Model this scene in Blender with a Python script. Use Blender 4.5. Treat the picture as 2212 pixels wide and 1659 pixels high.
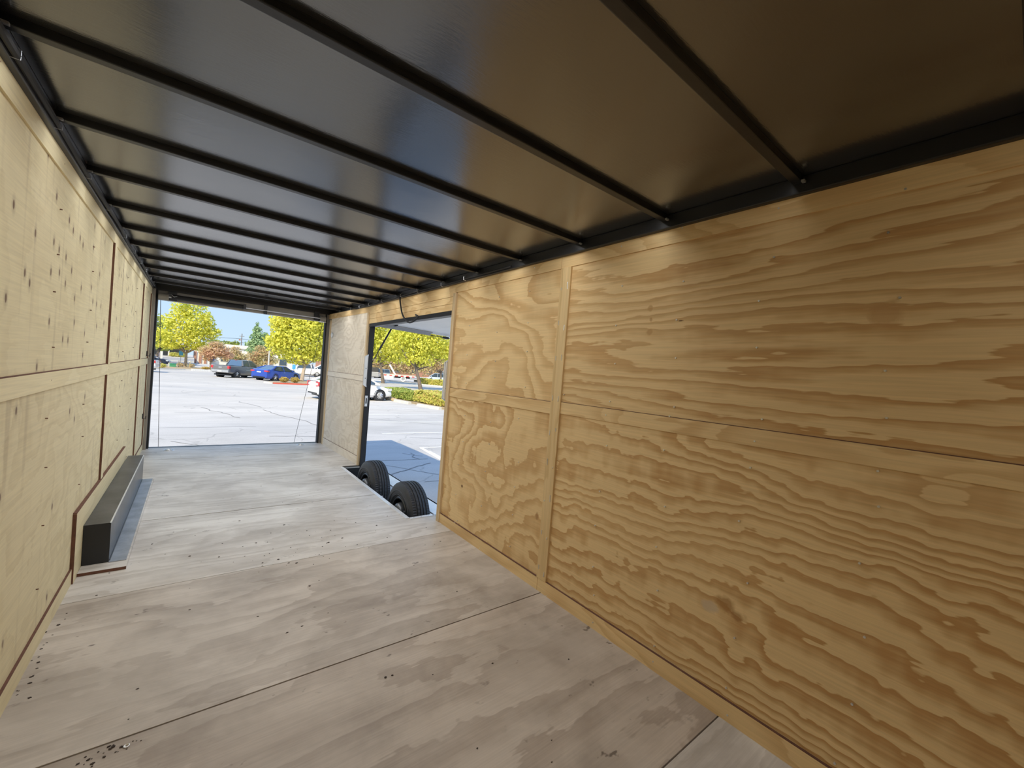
import bpy, bmesh, math, random
import numpy as np
from mathutils import Vector, Matrix, Quaternion

for o in list(bpy.data.objects):
    bpy.data.objects.remove(o, do_unlink=True)
scene = bpy.context.scene
COL = scene.collection
PI = math.pi

# ------------------------------------------------------------------ camera
cam_data = bpy.data.cameras.new('camera')
cam = bpy.data.objects.new('camera', cam_data)
COL.objects.link(cam)
YAW, PITCH, ROLL = 0.661389, -0.016581, 0.079851
fw = Vector((math.sin(YAW) * math.cos(PITCH), math.cos(YAW) * math.cos(PITCH), math.sin(PITCH)))
rt0 = Vector((math.cos(YAW), -math.sin(YAW), 0))
up0 = rt0.cross(fw)
rt = rt0 * math.cos(ROLL) + up0 * math.sin(ROLL)
up = up0 * math.cos(ROLL) - rt0 * math.sin(ROLL)
m = Matrix((rt, up, -fw)).transposed().to_4x4()
m.translation = Vector((0, 0, 1.4523))
cam.matrix_world = m
cam_data.sensor_width = 36
cam_data.sensor_fit = 'HORIZONTAL'
cam_data.lens = 886.41 / 2212 * 36
cam_data.clip_start = 0.02
cam_data.clip_end = 500
scene.camera = cam

# ------------------------------------------------------------------ sky, sun, exposure
SUN_STRENGTH = 5.3
SKY_STRENGTH = 1.05
GROUND_COL = (0.56, 0.535, 0.50)
FILL = [(-3, 3), (-2, 4.5), (0, 0.8), (1, 4.0), (2, 6.5), (3, 6.5), (4, 6.5), (5, 7), (6, 7.5), (7, 7.5), (8, 7.5), (9, 7.5), (10, 7.5)]      # added fill lights: roof bow number, watts
FILL_COL = (0.97, 0.98, 1.0)
FILL_TILT = 0
w = bpy.data.worlds.new('sky')
scene.world = w
w.use_nodes = True
nt = w.node_tree
nt.nodes.clear()
out = nt.nodes.new('ShaderNodeOutputWorld')
bg = nt.nodes.new('ShaderNodeBackground')
tc = nt.nodes.new('ShaderNodeTexCoord')
sx = nt.nodes.new('ShaderNodeSeparateXYZ')
rmp = nt.nodes.new('ShaderNodeValToRGB')
nt.links.new(tc.outputs['Generated'], sx.inputs[0])
nt.links.new(sx.outputs['Z'], rmp.inputs[0])
nt.links.new(rmp.outputs[0], bg.inputs[0])
nt.links.new(bg.outputs[0], out.inputs[0])
e = rmp.color_ramp.elements
e[0].position = 0.0; e[0].color = (0.62, 0.80, 0.98, 1)
e[1].position = 0.9; e[1].color = (0.42, 0.70, 1.35, 1)
n_ = e.new(0.25); n_.color = (0.46, 0.70, 0.97, 1)
bg.inputs[1].default_value = SKY_STRENGTH

sun_d = bpy.data.lights.new('sun', 'SUN')
sun = bpy.data.objects.new('sun', sun_d)
COL.objects.link(sun)
sun_d.energy = SUN_STRENGTH
sun_d.angle = math.radians(0.55)
sun_d.color = (1.0, 0.86, 0.60)
sun.location = (-20, -20, 26)
sun.rotation_euler = Vector((0.79, 0.775, -1)).to_track_quat('-Z', 'Y').to_euler()

scene.view_settings.view_transform = 'Standard'
scene.view_settings.look = 'None'
scene.view_settings.gamma = 1
scene.view_settings.use_curve_mapping = False
scene.view_settings.exposure = 0.0
scene.cycles.max_bounces = 14
scene.cycles.diffuse_bounces = 10
scene.cycles.glossy_bounces = 6
scene.cycles.transmission_bounces = 6
scene.cycles.sample_clamp_indirect = 8

# ------------------------------------------------------------------ object helpers
def link(name, me, mat=None, parent=None):
    o = bpy.data.objects.new(name, me)
    COL.objects.link(o)
    if mat is not None:
        for mm in (mat if isinstance(mat, (list, tuple)) else [mat]):
            me.materials.append(mm)
    if parent is not None:
        o.parent = parent
    return o

def tag(o, label=None, cat=None, group=None, kind=None):
    if label: o['label'] = label
    if cat: o['category'] = cat
    if group: o['group'] = group
    if kind: o['kind'] = kind
    return o

def empty(name, loc=(0, 0, 0), rz=0.0, parent=None):
    o = bpy.data.objects.new(name, None)
    o.empty_display_size = 0.1
    COL.objects.link(o)
    o.location = loc
    o.rotation_euler = (0, 0, rz)
    if parent: o.parent = parent
    return o

def copy_tree(o, parent=None):
    c = o.copy()
    COL.objects.link(c)
    c.parent = parent
    for ch in list(o.children):
        copy_tree(ch, c)
    return c

class MB:
    """collects shapes; build() links them as ONE mesh object"""
    def __init__(s):
        s.v = []; s.f = []; s.mi = []
    def add(s, vs, fs, mi=0):
        b = len(s.v)
        s.v += [tuple(p) for p in vs]
        s.f += [tuple(i + b for i in q) for q in fs]
        s.mi += [mi] * len(fs)
        return s
    def box(s, x0, x1, y0, y1, z0, z1, mi=0):
        vs = [(x, y, z) for z in (z0, z1) for y in (y0, y1) for x in (x0, x1)]
        fs = [(0, 2, 3, 1), (4, 5, 7, 6), (0, 1, 5, 4), (2, 6, 7, 3), (0, 4, 6, 2), (1, 3, 7, 5)]
        return s.add(vs, fs, mi)
    def hexa(s, p, mi=0):
        return s.add(p, [(0, 3, 2, 1), (4, 5, 6, 7), (0, 1, 5, 4), (1, 2, 6, 5), (2, 3, 7, 6), (3, 0, 4, 7)], mi)
    def prism(s, poly, a, b, axis='z', mi=0):
        n = len(poly)
        def P(q, t):
            return {'z': (q[0], q[1], t), 'y': (q[0], t, q[1]), 'x': (t, q[0], q[1])}[axis]
        vs = [P(q, a) for q in poly] + [P(q, b) for q in poly]
        fs = [tuple(range(n))[::-1], tuple(range(n, 2 * n))]
        fs += [(i, (i + 1) % n, n + (i + 1) % n, n + i) for i in range(n)]
        return s.add(vs, fs, mi)
    def tube(s, pts, r, n=8, mi=0, caps=True):
        pts = [Vector(p) for p in pts]
        rs = r if isinstance(r, (list, tuple)) else [r] * len(pts)
        rings = []
        prev = None
        for i, p in enumerate(pts):
            d = (pts[min(i + 1, len(pts) - 1)] - pts[max(i - 1, 0)]).normalized()
            if prev is None:
                a = Vector((0, 0, 1)) if abs(d.z) < 0.9 else Vector((1, 0, 0))
                x = d.cross(a).normalized()
            else:
                x = (prev - d * prev.dot(d)).normalized()
            prev = x
            y = d.cross(x)
            rings.append([p + (x * math.cos(t) + y * math.sin(t)) * rs[i] for t in [2 * PI * k / n for k in range(n)]])
        vs = [q for rg in rings for q in rg]
        fs = []
        for i in range(len(pts) - 1):
            for k in range(n):
                fs.append((i * n + k, i * n + (k + 1) % n, (i + 1) * n + (k + 1) % n, (i + 1) * n + k))
        if caps:
            fs.append(tuple(range(n))[::-1])
            fs.append(tuple((len(pts) - 1) * n + k for k in range(n)))
        return s.add(vs, fs, mi)
    def cyl(s, p0, p1, r, n=16, r1=None, mi=0):
        return s.tube([p0, p1], [r, r if r1 is None else r1], n, mi)
    def lathe(s, prof, c, axis='x', n=32, mi=0, closed=False):
        """prof: list of (along, radius)"""
        vs = []
        for (t, rr) in prof:
            for k in range(n):
                a = 2 * PI * k / n
                q = (t, rr * math.cos(a), rr * math.sin(a))
                if axis == 'y': q = (q[1], q[0], q[2])
                if axis == 'z': q = (q[1], q[2], q[0])
                vs.append((c[0] + q[0], c[1] + q[1], c[2] + q[2]))
        fs = []
        m_ = len(prof)
        for i in range(m_ if closed else m_ - 1):
            j = (i + 1) % m_
            for k in range(n):
                fs.append((i * n + k, i * n + (k + 1) % n, j * n + (k + 1) % n, j * n + k))
        return s.add(vs, fs, mi)
    def loft(s, rings, mi=0, caps=True):
        n = len(rings[0])
        vs = [p for rg in rings for p in rg]
        fs = []
        for i in range(len(rings) - 1):
            for k in range(n):
                fs.append((i * n + k, i * n + (k + 1) % n, (i + 1) * n + (k + 1) % n, (i + 1) * n + k))
        if caps:
            fs.append(tuple(range(n))[::-1])
            fs.append(tuple((len(rings) - 1) * n + k for k in range(n)))
        return s.add(vs, fs, mi)
    def mesh(s, name, smooth=False, bevel=0.0):
        me = bpy.data.meshes.new(name)
        me.from_pydata(s.v, [], s.f)
        me.polygons.foreach_set('material_index', s.mi)
        bm = bmesh.new(); bm.from_mesh(me)
        bmesh.ops.recalc_face_normals(bm, faces=bm.faces)
        if bevel > 0:
            bmesh.ops.bevel(bm, geom=[e for e in bm.edges if len(e.link_faces) == 2 and e.calc_face_angle(0) > 0.5],
                            offset=bevel, segments=2, affect='EDGES', profile=0.6)
        if smooth:
            for fc in bm.faces: fc.smooth = True
            for ed in bm.edges:
                if len(ed.link_faces) == 2 and ed.calc_face_angle(0) > (0.7 if smooth is True else smooth): ed.smooth = False
        bm.to_mesh(me); bm.free()
        return me
    def build(s, name, mat, parent=None, smooth=False, bevel=0.0):
        return link(name, s.mesh(name, smooth, bevel), mat, parent)

# ------------------------------------------------------------------ materials
class NT:
    def __init__(s, mat):
        s.t = mat.node_tree
    def n(s, typ, **kw):
        nd = s.t.nodes.new('ShaderNode' + typ)
        for k, v in kw.items():
            setattr(nd, k, v)
        return nd
    def l(s, a, b):
        s.t.links.new(a, b)
    def val(s, sock, x):
        if hasattr(x, 'is_linked'): s.l(x, sock)
        else: sock.default_value = x
    def math(s, op, a, b=None, c=None):
        nd = s.n('Math', operation=op)
        for i, x in enumerate((a, b, c)):
            if x is not None: s.val(nd.inputs[i], x)
        return nd.outputs[0]
    def mix(s, fac, a, b, mode='MIX'):
        nd = s.n('Mix', data_type='RGBA', blend_type=mode)
        s.val(nd.inputs[0], fac)
        s.val(nd.inputs[6], a if hasattr(a, 'is_linked') else (*a, 1))
        s.val(nd.inputs[7], b if hasattr(b, 'is_linked') else (*b, 1))
        return nd.outputs[2]
    def ramp(s, fac, stops, interp='LINEAR'):
        nd = s.n('ValToRGB')
        nd.color_ramp.interpolation = interp
        el = nd.color_ramp.elements
        for i, (p, c) in enumerate(stops):
            c = (c, c, c, 1) if not isinstance(c, (tuple, list)) else (*c, 1)
            x = el[i] if i < 2 else el.new(p)
            x.position = p; x.color = c
        s.l(fac, nd.inputs[0])
        return nd.outputs[0]
    def noise(s, vec, scale, detail=2, rough=0.5, dist=0.0):
        nd = s.n('TexNoise')
        s.l(vec, nd.inputs['Vector'])
        nd.inputs['Scale'].default_value = scale
        nd.inputs['Detail'].default_value = detail
        nd.inputs['Roughness'].default_value = rough
        nd.inputs['Distortion'].default_value = dist
        return nd.outputs[0]
    def vec(s, scale, off=(0, 0, 0), rot=(0, 0, 0), src='Object'):
        tc_ = s.n('TexCoord')
        mp = s.n('Mapping')
        mp.inputs['Scale'].default_value = scale
        mp.inputs['Location'].default_value = off
        mp.inputs['Rotation'].default_value = rot
        s.l(tc_.outputs[src], mp.inputs[0])
        return mp.outputs[0]

def new_mat(name):
    m_ = bpy.data.materials.new(name)
    m_.use_nodes = True
    return m_, NT(m_), m_.node_tree.nodes['Principled BSDF']

def setp(b, rough=0.6, metal=0.0, spec=0.5, coat=0.0):
    b.inputs['Roughness'].default_value = rough
    b.inputs['Metallic'].default_value = metal
    b.inputs['Specular IOR Level'].default_value = spec
    b.inputs['Coat Weight'].default_value = coat

def plain(name, col, rough=0.6, metal=0.0, spec=0.5, var=0.12, vscale=6.0, coat=0.0, bump=0.0, bscale=60):
    """colour with a little mottling"""
    m_, t, b = new_mat(name)
    setp(b, rough, metal, spec, coat)
    v = t.vec((1, 1, 1))
    nz = t.noise(v, vscale, 4, 0.6)
    f_ = t.ramp(nz, [(0.3, 1 - var), (0.7, 1 + var * 0.6)])
    c = t.mix(1.0, col, f_, 'MULTIPLY')
    t.l(c, b.inputs['Base Color'])
    if bump:
        bp = t.n('Bump'); bp.inputs['Strength'].default_value = bump; bp.inputs['Distance'].default_value = 0.004
        t.l(t.noise(v, bscale, 4, 0.6), bp.inputs['Height']); t.l(bp.outputs[0], b.inputs['Normal'])
    return m_

def plywood(name, seed, axis='y', light=(0.62, 0.46, 0.26), dark=(0.42, 0.255, 0.11), K=9.0, su=0.42, sv=2.0,
            amount=1.0, zig=0.10, rough=0.62, knots=0.0, dirt=0.0, dist=0.35, lin=0.0, lens=1.0, spots=()):
    """rotary cut face veneer: contour bands of a stretched noise field, axis = grain direction"""
    m_, t, b = new_mat(name)
    setp(b, rough, 0, 0.35)
    def V(a, c, extra=0.0):   # scale a along the grain, c across it
        s_ = {'y': (c, a, c), 'x': (a, c, c), 'z': (c, c, a)}[axis]
        return t.vec(s_, (seed * 3.17 + extra, seed * 1.73 + extra, seed * 2.31 - extra))
    h = t.noise(V(su, sv), 1.0, 2.0, 0.45, dist)
    sp0 = t.n('SeparateXYZ'); t.l(t.vec((1, 1, 1)), sp0.inputs[0]); lin_ = sp0.outputs[{'y': 2, 'x': 1, 'z': 1}[axis]]
    j1 = t.noise(V(7.0, 2.2), 1.0, 2, 0.6)
    j2 = t.noise(V(1.3, 15.0), 1.0, 3, 0.62)
    f1 = t.math('MULTIPLY', h, K)
    f2 = t.math('MULTIPLY_ADD', j1, zig, f1)
    f3 = t.math('MULTIPLY_ADD', j2, lens, f2)
    f3 = t.math('MULTIPLY_ADD', lin_, lin, f3)
    fr = t.math('FRACT', f3)
    band = t.ramp(fr, [(0.0, 0.0), (0.34, 0.05), (0.62, 0.62), (0.80, 0.92), (0.93, 1.0), (0.985, 0.0)])
    # how strong the bands are from place to place
    patch = t.ramp(t.noise(V(0.7, 1.6, 5.0), 1.0, 2, 0.5), [(0.30, 0.55), (0.65, 1.0)])
    band = t.math('MULTIPLY', band, patch)
    band = t.math('MULTIPLY', band, amount)
    fib = t.noise(V(3.0, 130.0), 1.0, 2, 0.6)
    col = t.mix(band, light, dark)
    col = t.mix(1.0, col, t.ramp(fib, [(0.25, 0.90), (0.75, 1.06)]), 'MULTIPLY')
    tone = t.noise(V(0.5, 0.9, 9.0), 1.0, 3, 0.55)
    col = t.mix(1.0, col, t.ramp(tone, [(0.28, (0.90, 0.88, 0.86)), (0.72, (1.05, 1.05, 1.04))]), 'MULTIPLY')
    if knots:
        vo = t.n('TexVoronoi'); vo.feature = 'F1'
        vo.voronoi_dimensions = '2D'
        sk_ = t.n('SeparateXYZ'); t.l(t.vec((1, 1, 1), (0, seed, seed)), sk_.inputs[0]); ck_ = t.n('CombineXYZ')
        t.l(t.math('MULTIPLY', sk_.outputs[1], 8.0), ck_.inputs[0]); t.l(t.math('MULTIPLY', sk_.outputs[2], 4.6), ck_.inputs[1])
        t.l(ck_.outputs[0], vo.inputs['Vector']); vo.inputs['Scale'].default_value = 1.0
        sp = t.n('SeparateColor'); t.l(vo.outputs['Color'], sp.inputs[0])
        keep = t.math('GREATER_THAN', sp.outputs[0], 1.0 - knots)
        area = t.ramp(t.noise(V(0.6, 0.6, 21.0), 1.0, 1, 0.5), [(0.40, 0.0), (0.50, 1.0)])
        core = t.ramp(vo.outputs['Distance'], [(0.06, 1.0), (0.10, 0.0)])
        halo = t.ramp(vo.outputs['Distance'], [(0.05, 0.35), (0.22, 0.0)])
        kf = t.math('MULTIPLY', t.math('MAXIMUM', core, halo), t.math('MULTIPLY', keep, area))
        col = t.mix(kf, col, (0.20, 0.125, 0.075))
        st = t.ramp(t.noise(t.vec((9, 9, 0.55) if axis == 'y' else (0.6, 9, 9), (seed, 3, 7)), 1.0, 2, 0.5), [(0.60, 0.0), (0.72, 0.35)])
        col = t.mix(t.math('MULTIPLY', st, area), col, (0.30, 0.21, 0.12))
    if spots:      # single knots, gouges and resin stains at their places along the wall (y, z)
        so = t.n('SeparateXYZ'); t.l(t.vec((1, 1, 1)), so.inputs[0])
        wobble = t.noise(t.vec((14, 14, 14)), 1.0, 3, .6)
        for (y0, z0, ry, rz, cc, st_) in spots:
            a_ = t.math('MULTIPLY', t.math('SUBTRACT', so.outputs[1], y0), 1 / ry)
            c_ = t.math('MULTIPLY', t.math('SUBTRACT', so.outputs[2], z0), 1 / rz)
            d_ = t.math('SQRT', t.math('ADD', t.math('MULTIPLY', a_, a_), t.math('MULTIPLY', c_, c_)))
            d_ = t.math('ADD', d_, t.math('MULTIPLY', t.math('SUBTRACT', wobble, .5), 1.6))
            col = t.mix(t.ramp(d_, [(.55, st_), (1.0, 0.0)]), col, cc)
    rg = None
    if dirt:
        d1 = t.ramp(t.noise(t.vec((1.6, 2.2, 1), (seed, 1, 2)), 1.0, 5, 0.62, 0.4), [(0.40, 0.0), (0.66, dirt)])
        col = t.mix(d1, col, (0.20, 0.16, 0.125))
        d2 = t.ramp(t.noise(t.vec((0.8, 1.4, 1), (4, seed, 2)), 1.0, 5, 0.65, 0.8), [(0.52, 0.0), (0.72, 0.42)])
        col = t.mix(d2, col, (0.62, 0.56, 0.49))
        # specks and scuffs
        d3 = t.ramp(t.noise(t.vec((9, 13, 1), (2, 5, seed)), 1.0, 3, 0.7), [(0.645, 0.0), (0.70, 0.75)])
        d4 = t.ramp(t.noise(t.vec((1.1, 1.1, 1), (7, 5, 1)), 1.0, 2, 0.5), [(0.46, 0.0), (0.6, 1.0)])
        col = t.mix(t.math('MULTIPLY', d3, d4), col, (0.085, 0.065, 0.05))
    t.l(col, b.inputs['Base Color'])
    bp = t.n('Bump'); bp.inputs['Strength'].default_value = 0.25; bp.inputs['Distance'].default_value = 0.0015
    t.l(t.math('MULTIPLY_ADD', fib, 0.6, band), bp.inputs['Height'])
    t.l(bp.outputs[0], b.inputs['Normal'])
    return m_

rnd = random.Random(7)

# ================================================================== TRAILER SHELL
XL, XR = -0.519, 1.963          # inner faces of the side walls
YF, YB = -1.25, 7.90            # nose wall, rear opening
ZH = 2.30                       # top of the plywood
ZC = 2.372                      # ceiling sheet
GZ = -0.50                      # parking lot

LIGHT_R, DARK_R = (0.80, 0.585, 0.30), (0.53, 0.295, 0.105)
M = {}
M['ply_ru'] = plywood('plywood_right_upper', 1.0, light=LIGHT_R, dark=DARK_R, K=13, su=0.26, sv=1.7, zig=0.45, lin=13.0, lens=2.2, spots=[(1.155, 1.811, .020, .006, (.12, .05, .02), .95), (1.34, 1.89, .018, .022, (.5, .29, .11), .7), (1.33, 1.83, .014, .016, (.46, .26, .1), .7), (1.335, 1.76, .02, .018, (.5, .29, .11), .7), (.36, 1.79, .06, .05, (.52, .30, .12), .6)])
M['ply_rl'] = plywood('plywood_right_lower', 4.3, light=LIGHT_R, dark=DARK_R, K=14, su=0.40, sv=1.6, zig=1.5, lin=13.0, lens=1.7, spots=[(.82, .50, .05, .05, (.36, .18, .05), .75), (.76, .47, .04, .03, (.34, .17, .05), .7), (.88, .46, .05, .03, (.55, .44, .32), .6)])
M['ply_bu'] = plywood('plywood_panel_b_upper', 7.7, light=LIGHT_R, dark=DARK_R, K=14.0, su=0.75, sv=1.3, zig=0.6, lin=3.0, lens=1.0, amount=0.72)
M['ply_bl'] = plywood('plywood_panel_b_lower', 10.1, light=LIGHT_R, dark=DARK_R, K=13.0, su=0.65, sv=1.3, zig=1.6, lin=4.0, amount=0.85, spots=[(3.134, .439, .020, .014, (.16, .075, .03), .9), (2.115, .49, .022, .03, (.36, .19, .07), .7)])
M['ply_c'] = plywood('plywood_rear_panel', 13.4, light=(0.86, 0.78, 0.65), dark=(0.64, 0.54, 0.41), K=16, su=0.9, sv=1.5, zig=1.2, amount=0.6)
M['strip_c'] = plywood('plywood_strip_rear', 23.0, light=(0.86, 0.78, 0.66), dark=(0.70, 0.60, 0.47), K=8, su=0.9, sv=3.0, amount=0.4)
M['strip_r'] = plywood('plywood_strip_right', 17.0, light=LIGHT_R, dark=(0.60, 0.37, 0.155), K=10, su=0.9, sv=3.0, amount=0.7)
M['batten_r'] = plywood('plywood_batten_right', 19.0, axis='z', light=(0.76, 0.56, 0.29), dark=(0.58, 0.38, 0.16), K=5, su=0.9, sv=5.0, amount=0.6)
M['jamb'] = plywood('plywood_jamb', 21.0, axis='z', light=(0.70, 0.54, 0.33), dark=(0.52, 0.37, 0.19), K=6, su=0.8, sv=8.0, amount=0.7)
LIGHT_L, DARK_L = (0.83, 0.735, 0.475), (0.66, 0.55, 0.32)
M['ply_lu'] = plywood('plywood_left_upper', 31.0, light=LIGHT_L, dark=DARK_L, K=10, su=0.8, sv=1.2, zig=1.2, amount=0.3, knots=0.55)
M['ply_ll'] = plywood('plywood_left_lower', 35.0, light=LIGHT_L, dark=DARK_L, K=16, su=0.9, sv=1.6, zig=1.8, amount=0.5, knots=0.08)
M['strip_l'] = plywood('plywood_strip_left', 37.0, light=(0.83, 0.735, 0.475), dark=(0.68, 0.57, 0.33), K=5, su=0.9, sv=3.0, amount=0.5)
M['ply_edge_shaded'] = plain('shaded_plywood_end_grain', (0.15, 0.065, 0.04), 0.8, var=0.25, vscale=40)  # end-grain brown, darkened to carry the shade of the near-facing edges
M['floor_a'] = plywood('plywood_floor_a', 41.0, axis='x', light=(0.57, 0.50, 0.43), dark=(0.33, 0.265, 0.215), K=6, su=0.40, sv=1.8, zig=0.8, lin=3.0, amount=0.62, rough=0.45, dirt=0.5)
M['floor_b'] = plywood('plywood_floor_b', 47.0, axis='x', light=(0.62, 0.56, 0.495), dark=(0.36, 0.30, 0.25), K=7, su=0.45, sv=2.0, zig=0.8, lin=3.0, amount=0.55, rough=0.45, dirt=0.55)
M['floor_c'] = plywood('plywood_floor_c', 53.0, axis='x', light=(0.72, 0.69, 0.65), dark=(0.48, 0.44, 0.39), K=9.0, su=0.55, sv=2.6, zig=0.8, lin=5.0, amount=0.6, rough=0.45, dirt=0.40)
M['black'] = plain('black_painted_steel', (0.012, 0.012, 0.014), 0.38, 0, 0.5, var=0.2, bump=0.15, bscale=25)
M['blackmatte'] = plain('black_rubber', (0.014, 0.014, 0.015), 0.7)
M['steel'] = plain('dark_bare_steel', (0.115, 0.115, 0.125), 0.30, 0.75, 0.5, var=0.4, vscale=4, bump=0.05, bscale=12)
M['alu'] = plain('mill_aluminium', (0.72, 0.74, 0.76), 0.35, 0.45, var=0.08)
M['galv'] = plain('galvanised_flange', (0.40, 0.42, 0.45), 0.42, 0.6, var=0.25, vscale=9)
M['post'] = plain('grey_post_metal', (0.30, 0.27, 0.23), 0.5, 0.2, var=0.1)
M['header'] = plain('grey_header_metal', (0.33, 0.31, 0.28), 0.5, 0.1, var=0.08)
M['zinc'] = plain('bright_zinc', (0.75, 0.75, 0.74), 0.3, 0.8, var=0.05)
M['white_skin'] = plain('white_aluminium_skin', (0.72, 0.72, 0.70), 0.35, 0.0, 0.5, var=0.04)
M['dark_under'] = plain('dark_undercoat', (0.02, 0.02, 0.02), 0.7)

def ceiling_material():
    m_, t, b = new_mat('glossy_grey_ceiling_sheet')
    setp(b, 0.19, 0.0, 0.5)
    b.inputs['IOR'].default_value = 2.45
    v = t.vec((1, 1, 1))
    b.inputs['Base Color'].default_value = (0.026, 0.027, 0.030, 1)
    bp = t.n('Bump'); bp.inputs['Strength'].default_value = 0.16; bp.inputs['Distance'].default_value = 0.003
    a = t.noise(t.vec((22, 120, 1)), 1.0, 3, 0.6)
    c = t.noise(t.vec((1.2, 3.0, 1)), 1.0, 2, 0.5)
    t.l(t.math('MULTIPLY_ADD', c, 6.0, a), bp.inputs['Height'])
    t.l(bp.outputs[0], b.inputs['Normal'])
    return m_
M['ceiling'] = ceiling_material()

# ---- floor: dark chassis deck with a cut-out for the wheels, plywood sheets on top
NX, NY0, NY1 = 1.735, 3.69, 5.93      # wheel cut-out
deck = MB()
for (x0, x1, y0, y1) in ((XL - .07, NX - .012, YF, YB + .03), (NX - .012, XR + .07, YF, NY0 - .012), (NX - .012, XR + .07, NY1 + .012, YB + .03)):
    deck.box(x0, x1, y0, y1, -0.07, -0.0195)
floor = tag(deck.build('floor', M['dark_under']), kind='structure')
seams = [YF, -0.42, 0.80, 2.005, 3.235, 4.545, 5.83, 7.03, YB + .01]
gap = 0.0034
for i in range(len(seams) - 1):
    y0, y1 = seams[i] + gap, seams[i + 1] - gap
    x0, x1 = XL, XR + (.04 if i < 5 else 0.0)
    a, b_ = max(y0, NY0), min(y1, NY1)
    poly = [(x0, y0), (x1, y0), (x1, y1), (x0, y1)]
    if a < b_:
        if a > y0 and b_ < y1: poly = [(x0, y0), (x1, y0), (x1, a), (NX, a), (NX, b_), (x1, b_), (x1, y1), (x0, y1)]
        elif a > y0: poly = [(x0, y0), (x1, y0), (x1, a), (NX, a), (NX, y1), (x0, y1)]
        elif b_ < y1: poly = [(x0, y0), (NX, y0), (NX, b_), (x1, b_), (x1, y1), (x0, y1)]
        else: poly = [(x0, y0), (NX, y0), (NX, y1), (x0, y1)]
    MB().prism(poly, -0.019, 0.0 + (0.0012 if i % 2 else 0.0)).build('floor_panel', M['floor_' + 'abcabcab'[(i + 1) % 8] if i < 5 else 'floor_c'], floor)
# angle trim round the wheel cut-out
M['notch_trim'] = plain('bright_notch_trim', (.80, .82, .84), .3, .15, var=.06)
for q in ((NX - .036, NX + .004, NY0 - .004, NY1, ), (NX + .004, XR + .02, NY0 - .034, NY0 + .004)):
    MB().box(*q, 0.0, 0.006).build('edge_trim', M['notch_trim'], floor)
MB().box(NX - .004, NX + .004, NY0, NY1, -.09, .0).box(NX, XR + .07, NY0 - .004, NY0 + .004, -.09, 0).build('edge_trim', M['alu'], floor)
MB().box(NX + .004, XR + .02, NY1 - .004, NY1 + .05, 0.0, 0.006).build('edge_trim', M['black'], floor)
sc = MB()
for k in range(8):
    yy = NY0 + .12 + k * .29
    sc.cyl((NX - .018, yy, .006), (NX - .018, yy, .0085), .006, 8)
for xx in (1.78, 1.86, 1.94): sc.cyl((xx, NY0 - .014, .006), (xx, NY0 - .014, .0085), .006, 8)
tag(sc.build('screw_heads', M['zinc'], floor), kind='stuff')
# chassis rail seen in the cut-out
MB().box(NX - .06, NX - .004, YF, YB, -.19, -.09).build('frame_rail', M['black'], floor)
MB().box(NX, XR + .07, NY1 + .015, NY1 + .065, -.17, -.07).build('frame_rail', M['black'], floor)
MB().box(NX, XR + .07, NY0 - .075, NY0 - .016, -.17, -.07).build('frame_rail', M['black'], floor)

# ---- ceiling with its tube bows
cl = MB().box(XL - .07, XR + .07, YF - .05, YB + .05, ZC, ZC + .02)
ceiling = tag(cl.build('ceiling', M['ceiling']), kind='structure')
for k in range(-2, 13):
    y = 0.6876 + 0.61 * k - .019
    MB().box(XL + .03, XR - .03, y - .019, y + .019, 2.344, ZC + .002).build('ceiling_beam', M['black'], ceiling, bevel=0.004)
# outer roof with the short overhang at the back
MB().box(XL - .07, XR + .07, YF - .05, 8.42, 2.39, 2.42).build('roof_skin', M['white_skin'], ceiling)
for nm, xa, xb in (('trim_1', XL - .05, XL + .032), ('trim_2', XR - .032, XR + .05)):
    t_ = MB().box(xa, xb, YF, YB - .02, ZH, ZC)
    tag(t_.build(nm, M['black'], bevel=0.006), kind='structure')

# ---- left wall
SK = .055
wl = MB().box(XL - SK - .02, XL - SK, YF, YB, GZ + .38, 2.44)
wall_left = tag(wl.build('wall_left', M['white_skin']), kind='structure')
PT = .012
def panel_l(y0, y1, z0, z1, mat, t=0.0, name='plywood_panel', b=0.0):
    return MB().box(XL - PT, XL + t, y0, y1, z0, z1).build(name, mat, wall_left, bevel=b)
for (y0, y1) in ((YF, 1.86), (1.862, 4.31), (4.395, 6.64), (6.72, 7.69)):
    panel_l(y0, y1, 1.312 if y0 < 8 else 1.312, 2.222, M['ply_lu'])
    panel_l(y0, y1, 0.0, 1.232, M['ply_ll'])
# proud strips and battens
BT = .008
for (y0, y1) in ((YF, 4.30), (4.302, YB - .14)):
    panel_l(y0, y1, 1.228, 1.308, M['strip_l'], BT, 'wall_strip')
    panel_l(y0, y1, 2.218, ZH + .01, M['strip_l'], BT, 'wall_strip')
for y0, y1 in ((4.31, 4.40), (6.635, 6.725), (7.69, 7.765)):
    for z0, z1 in ((0.0 if y0 > 5 else 0.425, 1.228), (1.308, 2.218)):
        o = panel_l(y0, y1, z0, z1, [M['strip_l'], M['ply_edge_shaded']], .013, 'wall_batten')
        for p in o.data.polygons:
            if p.normal.y < -.9: p.material_index = 1
for y0, y1 in ((YF, 3.488), (5.70, YB - .14)):
    panel_l(y0, y1, 0.0, 0.092, M['strip_l'], .010, 'baseboard')
    MB().box(XL - .001, XL + .0095, y0, y1, 0.092, 0.0965).build('baseboard_cap', M['ply_edge_shaded'], wall_left)
for y0, y1 in ((YF, 4.30), (4.40, 7.69)):
    MB().box(XL - .001, XL + .0070, y0, y1, 1.308, 1.3125).build('strip_reveal', M['ply_edge_shaded'], wall_left)
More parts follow.
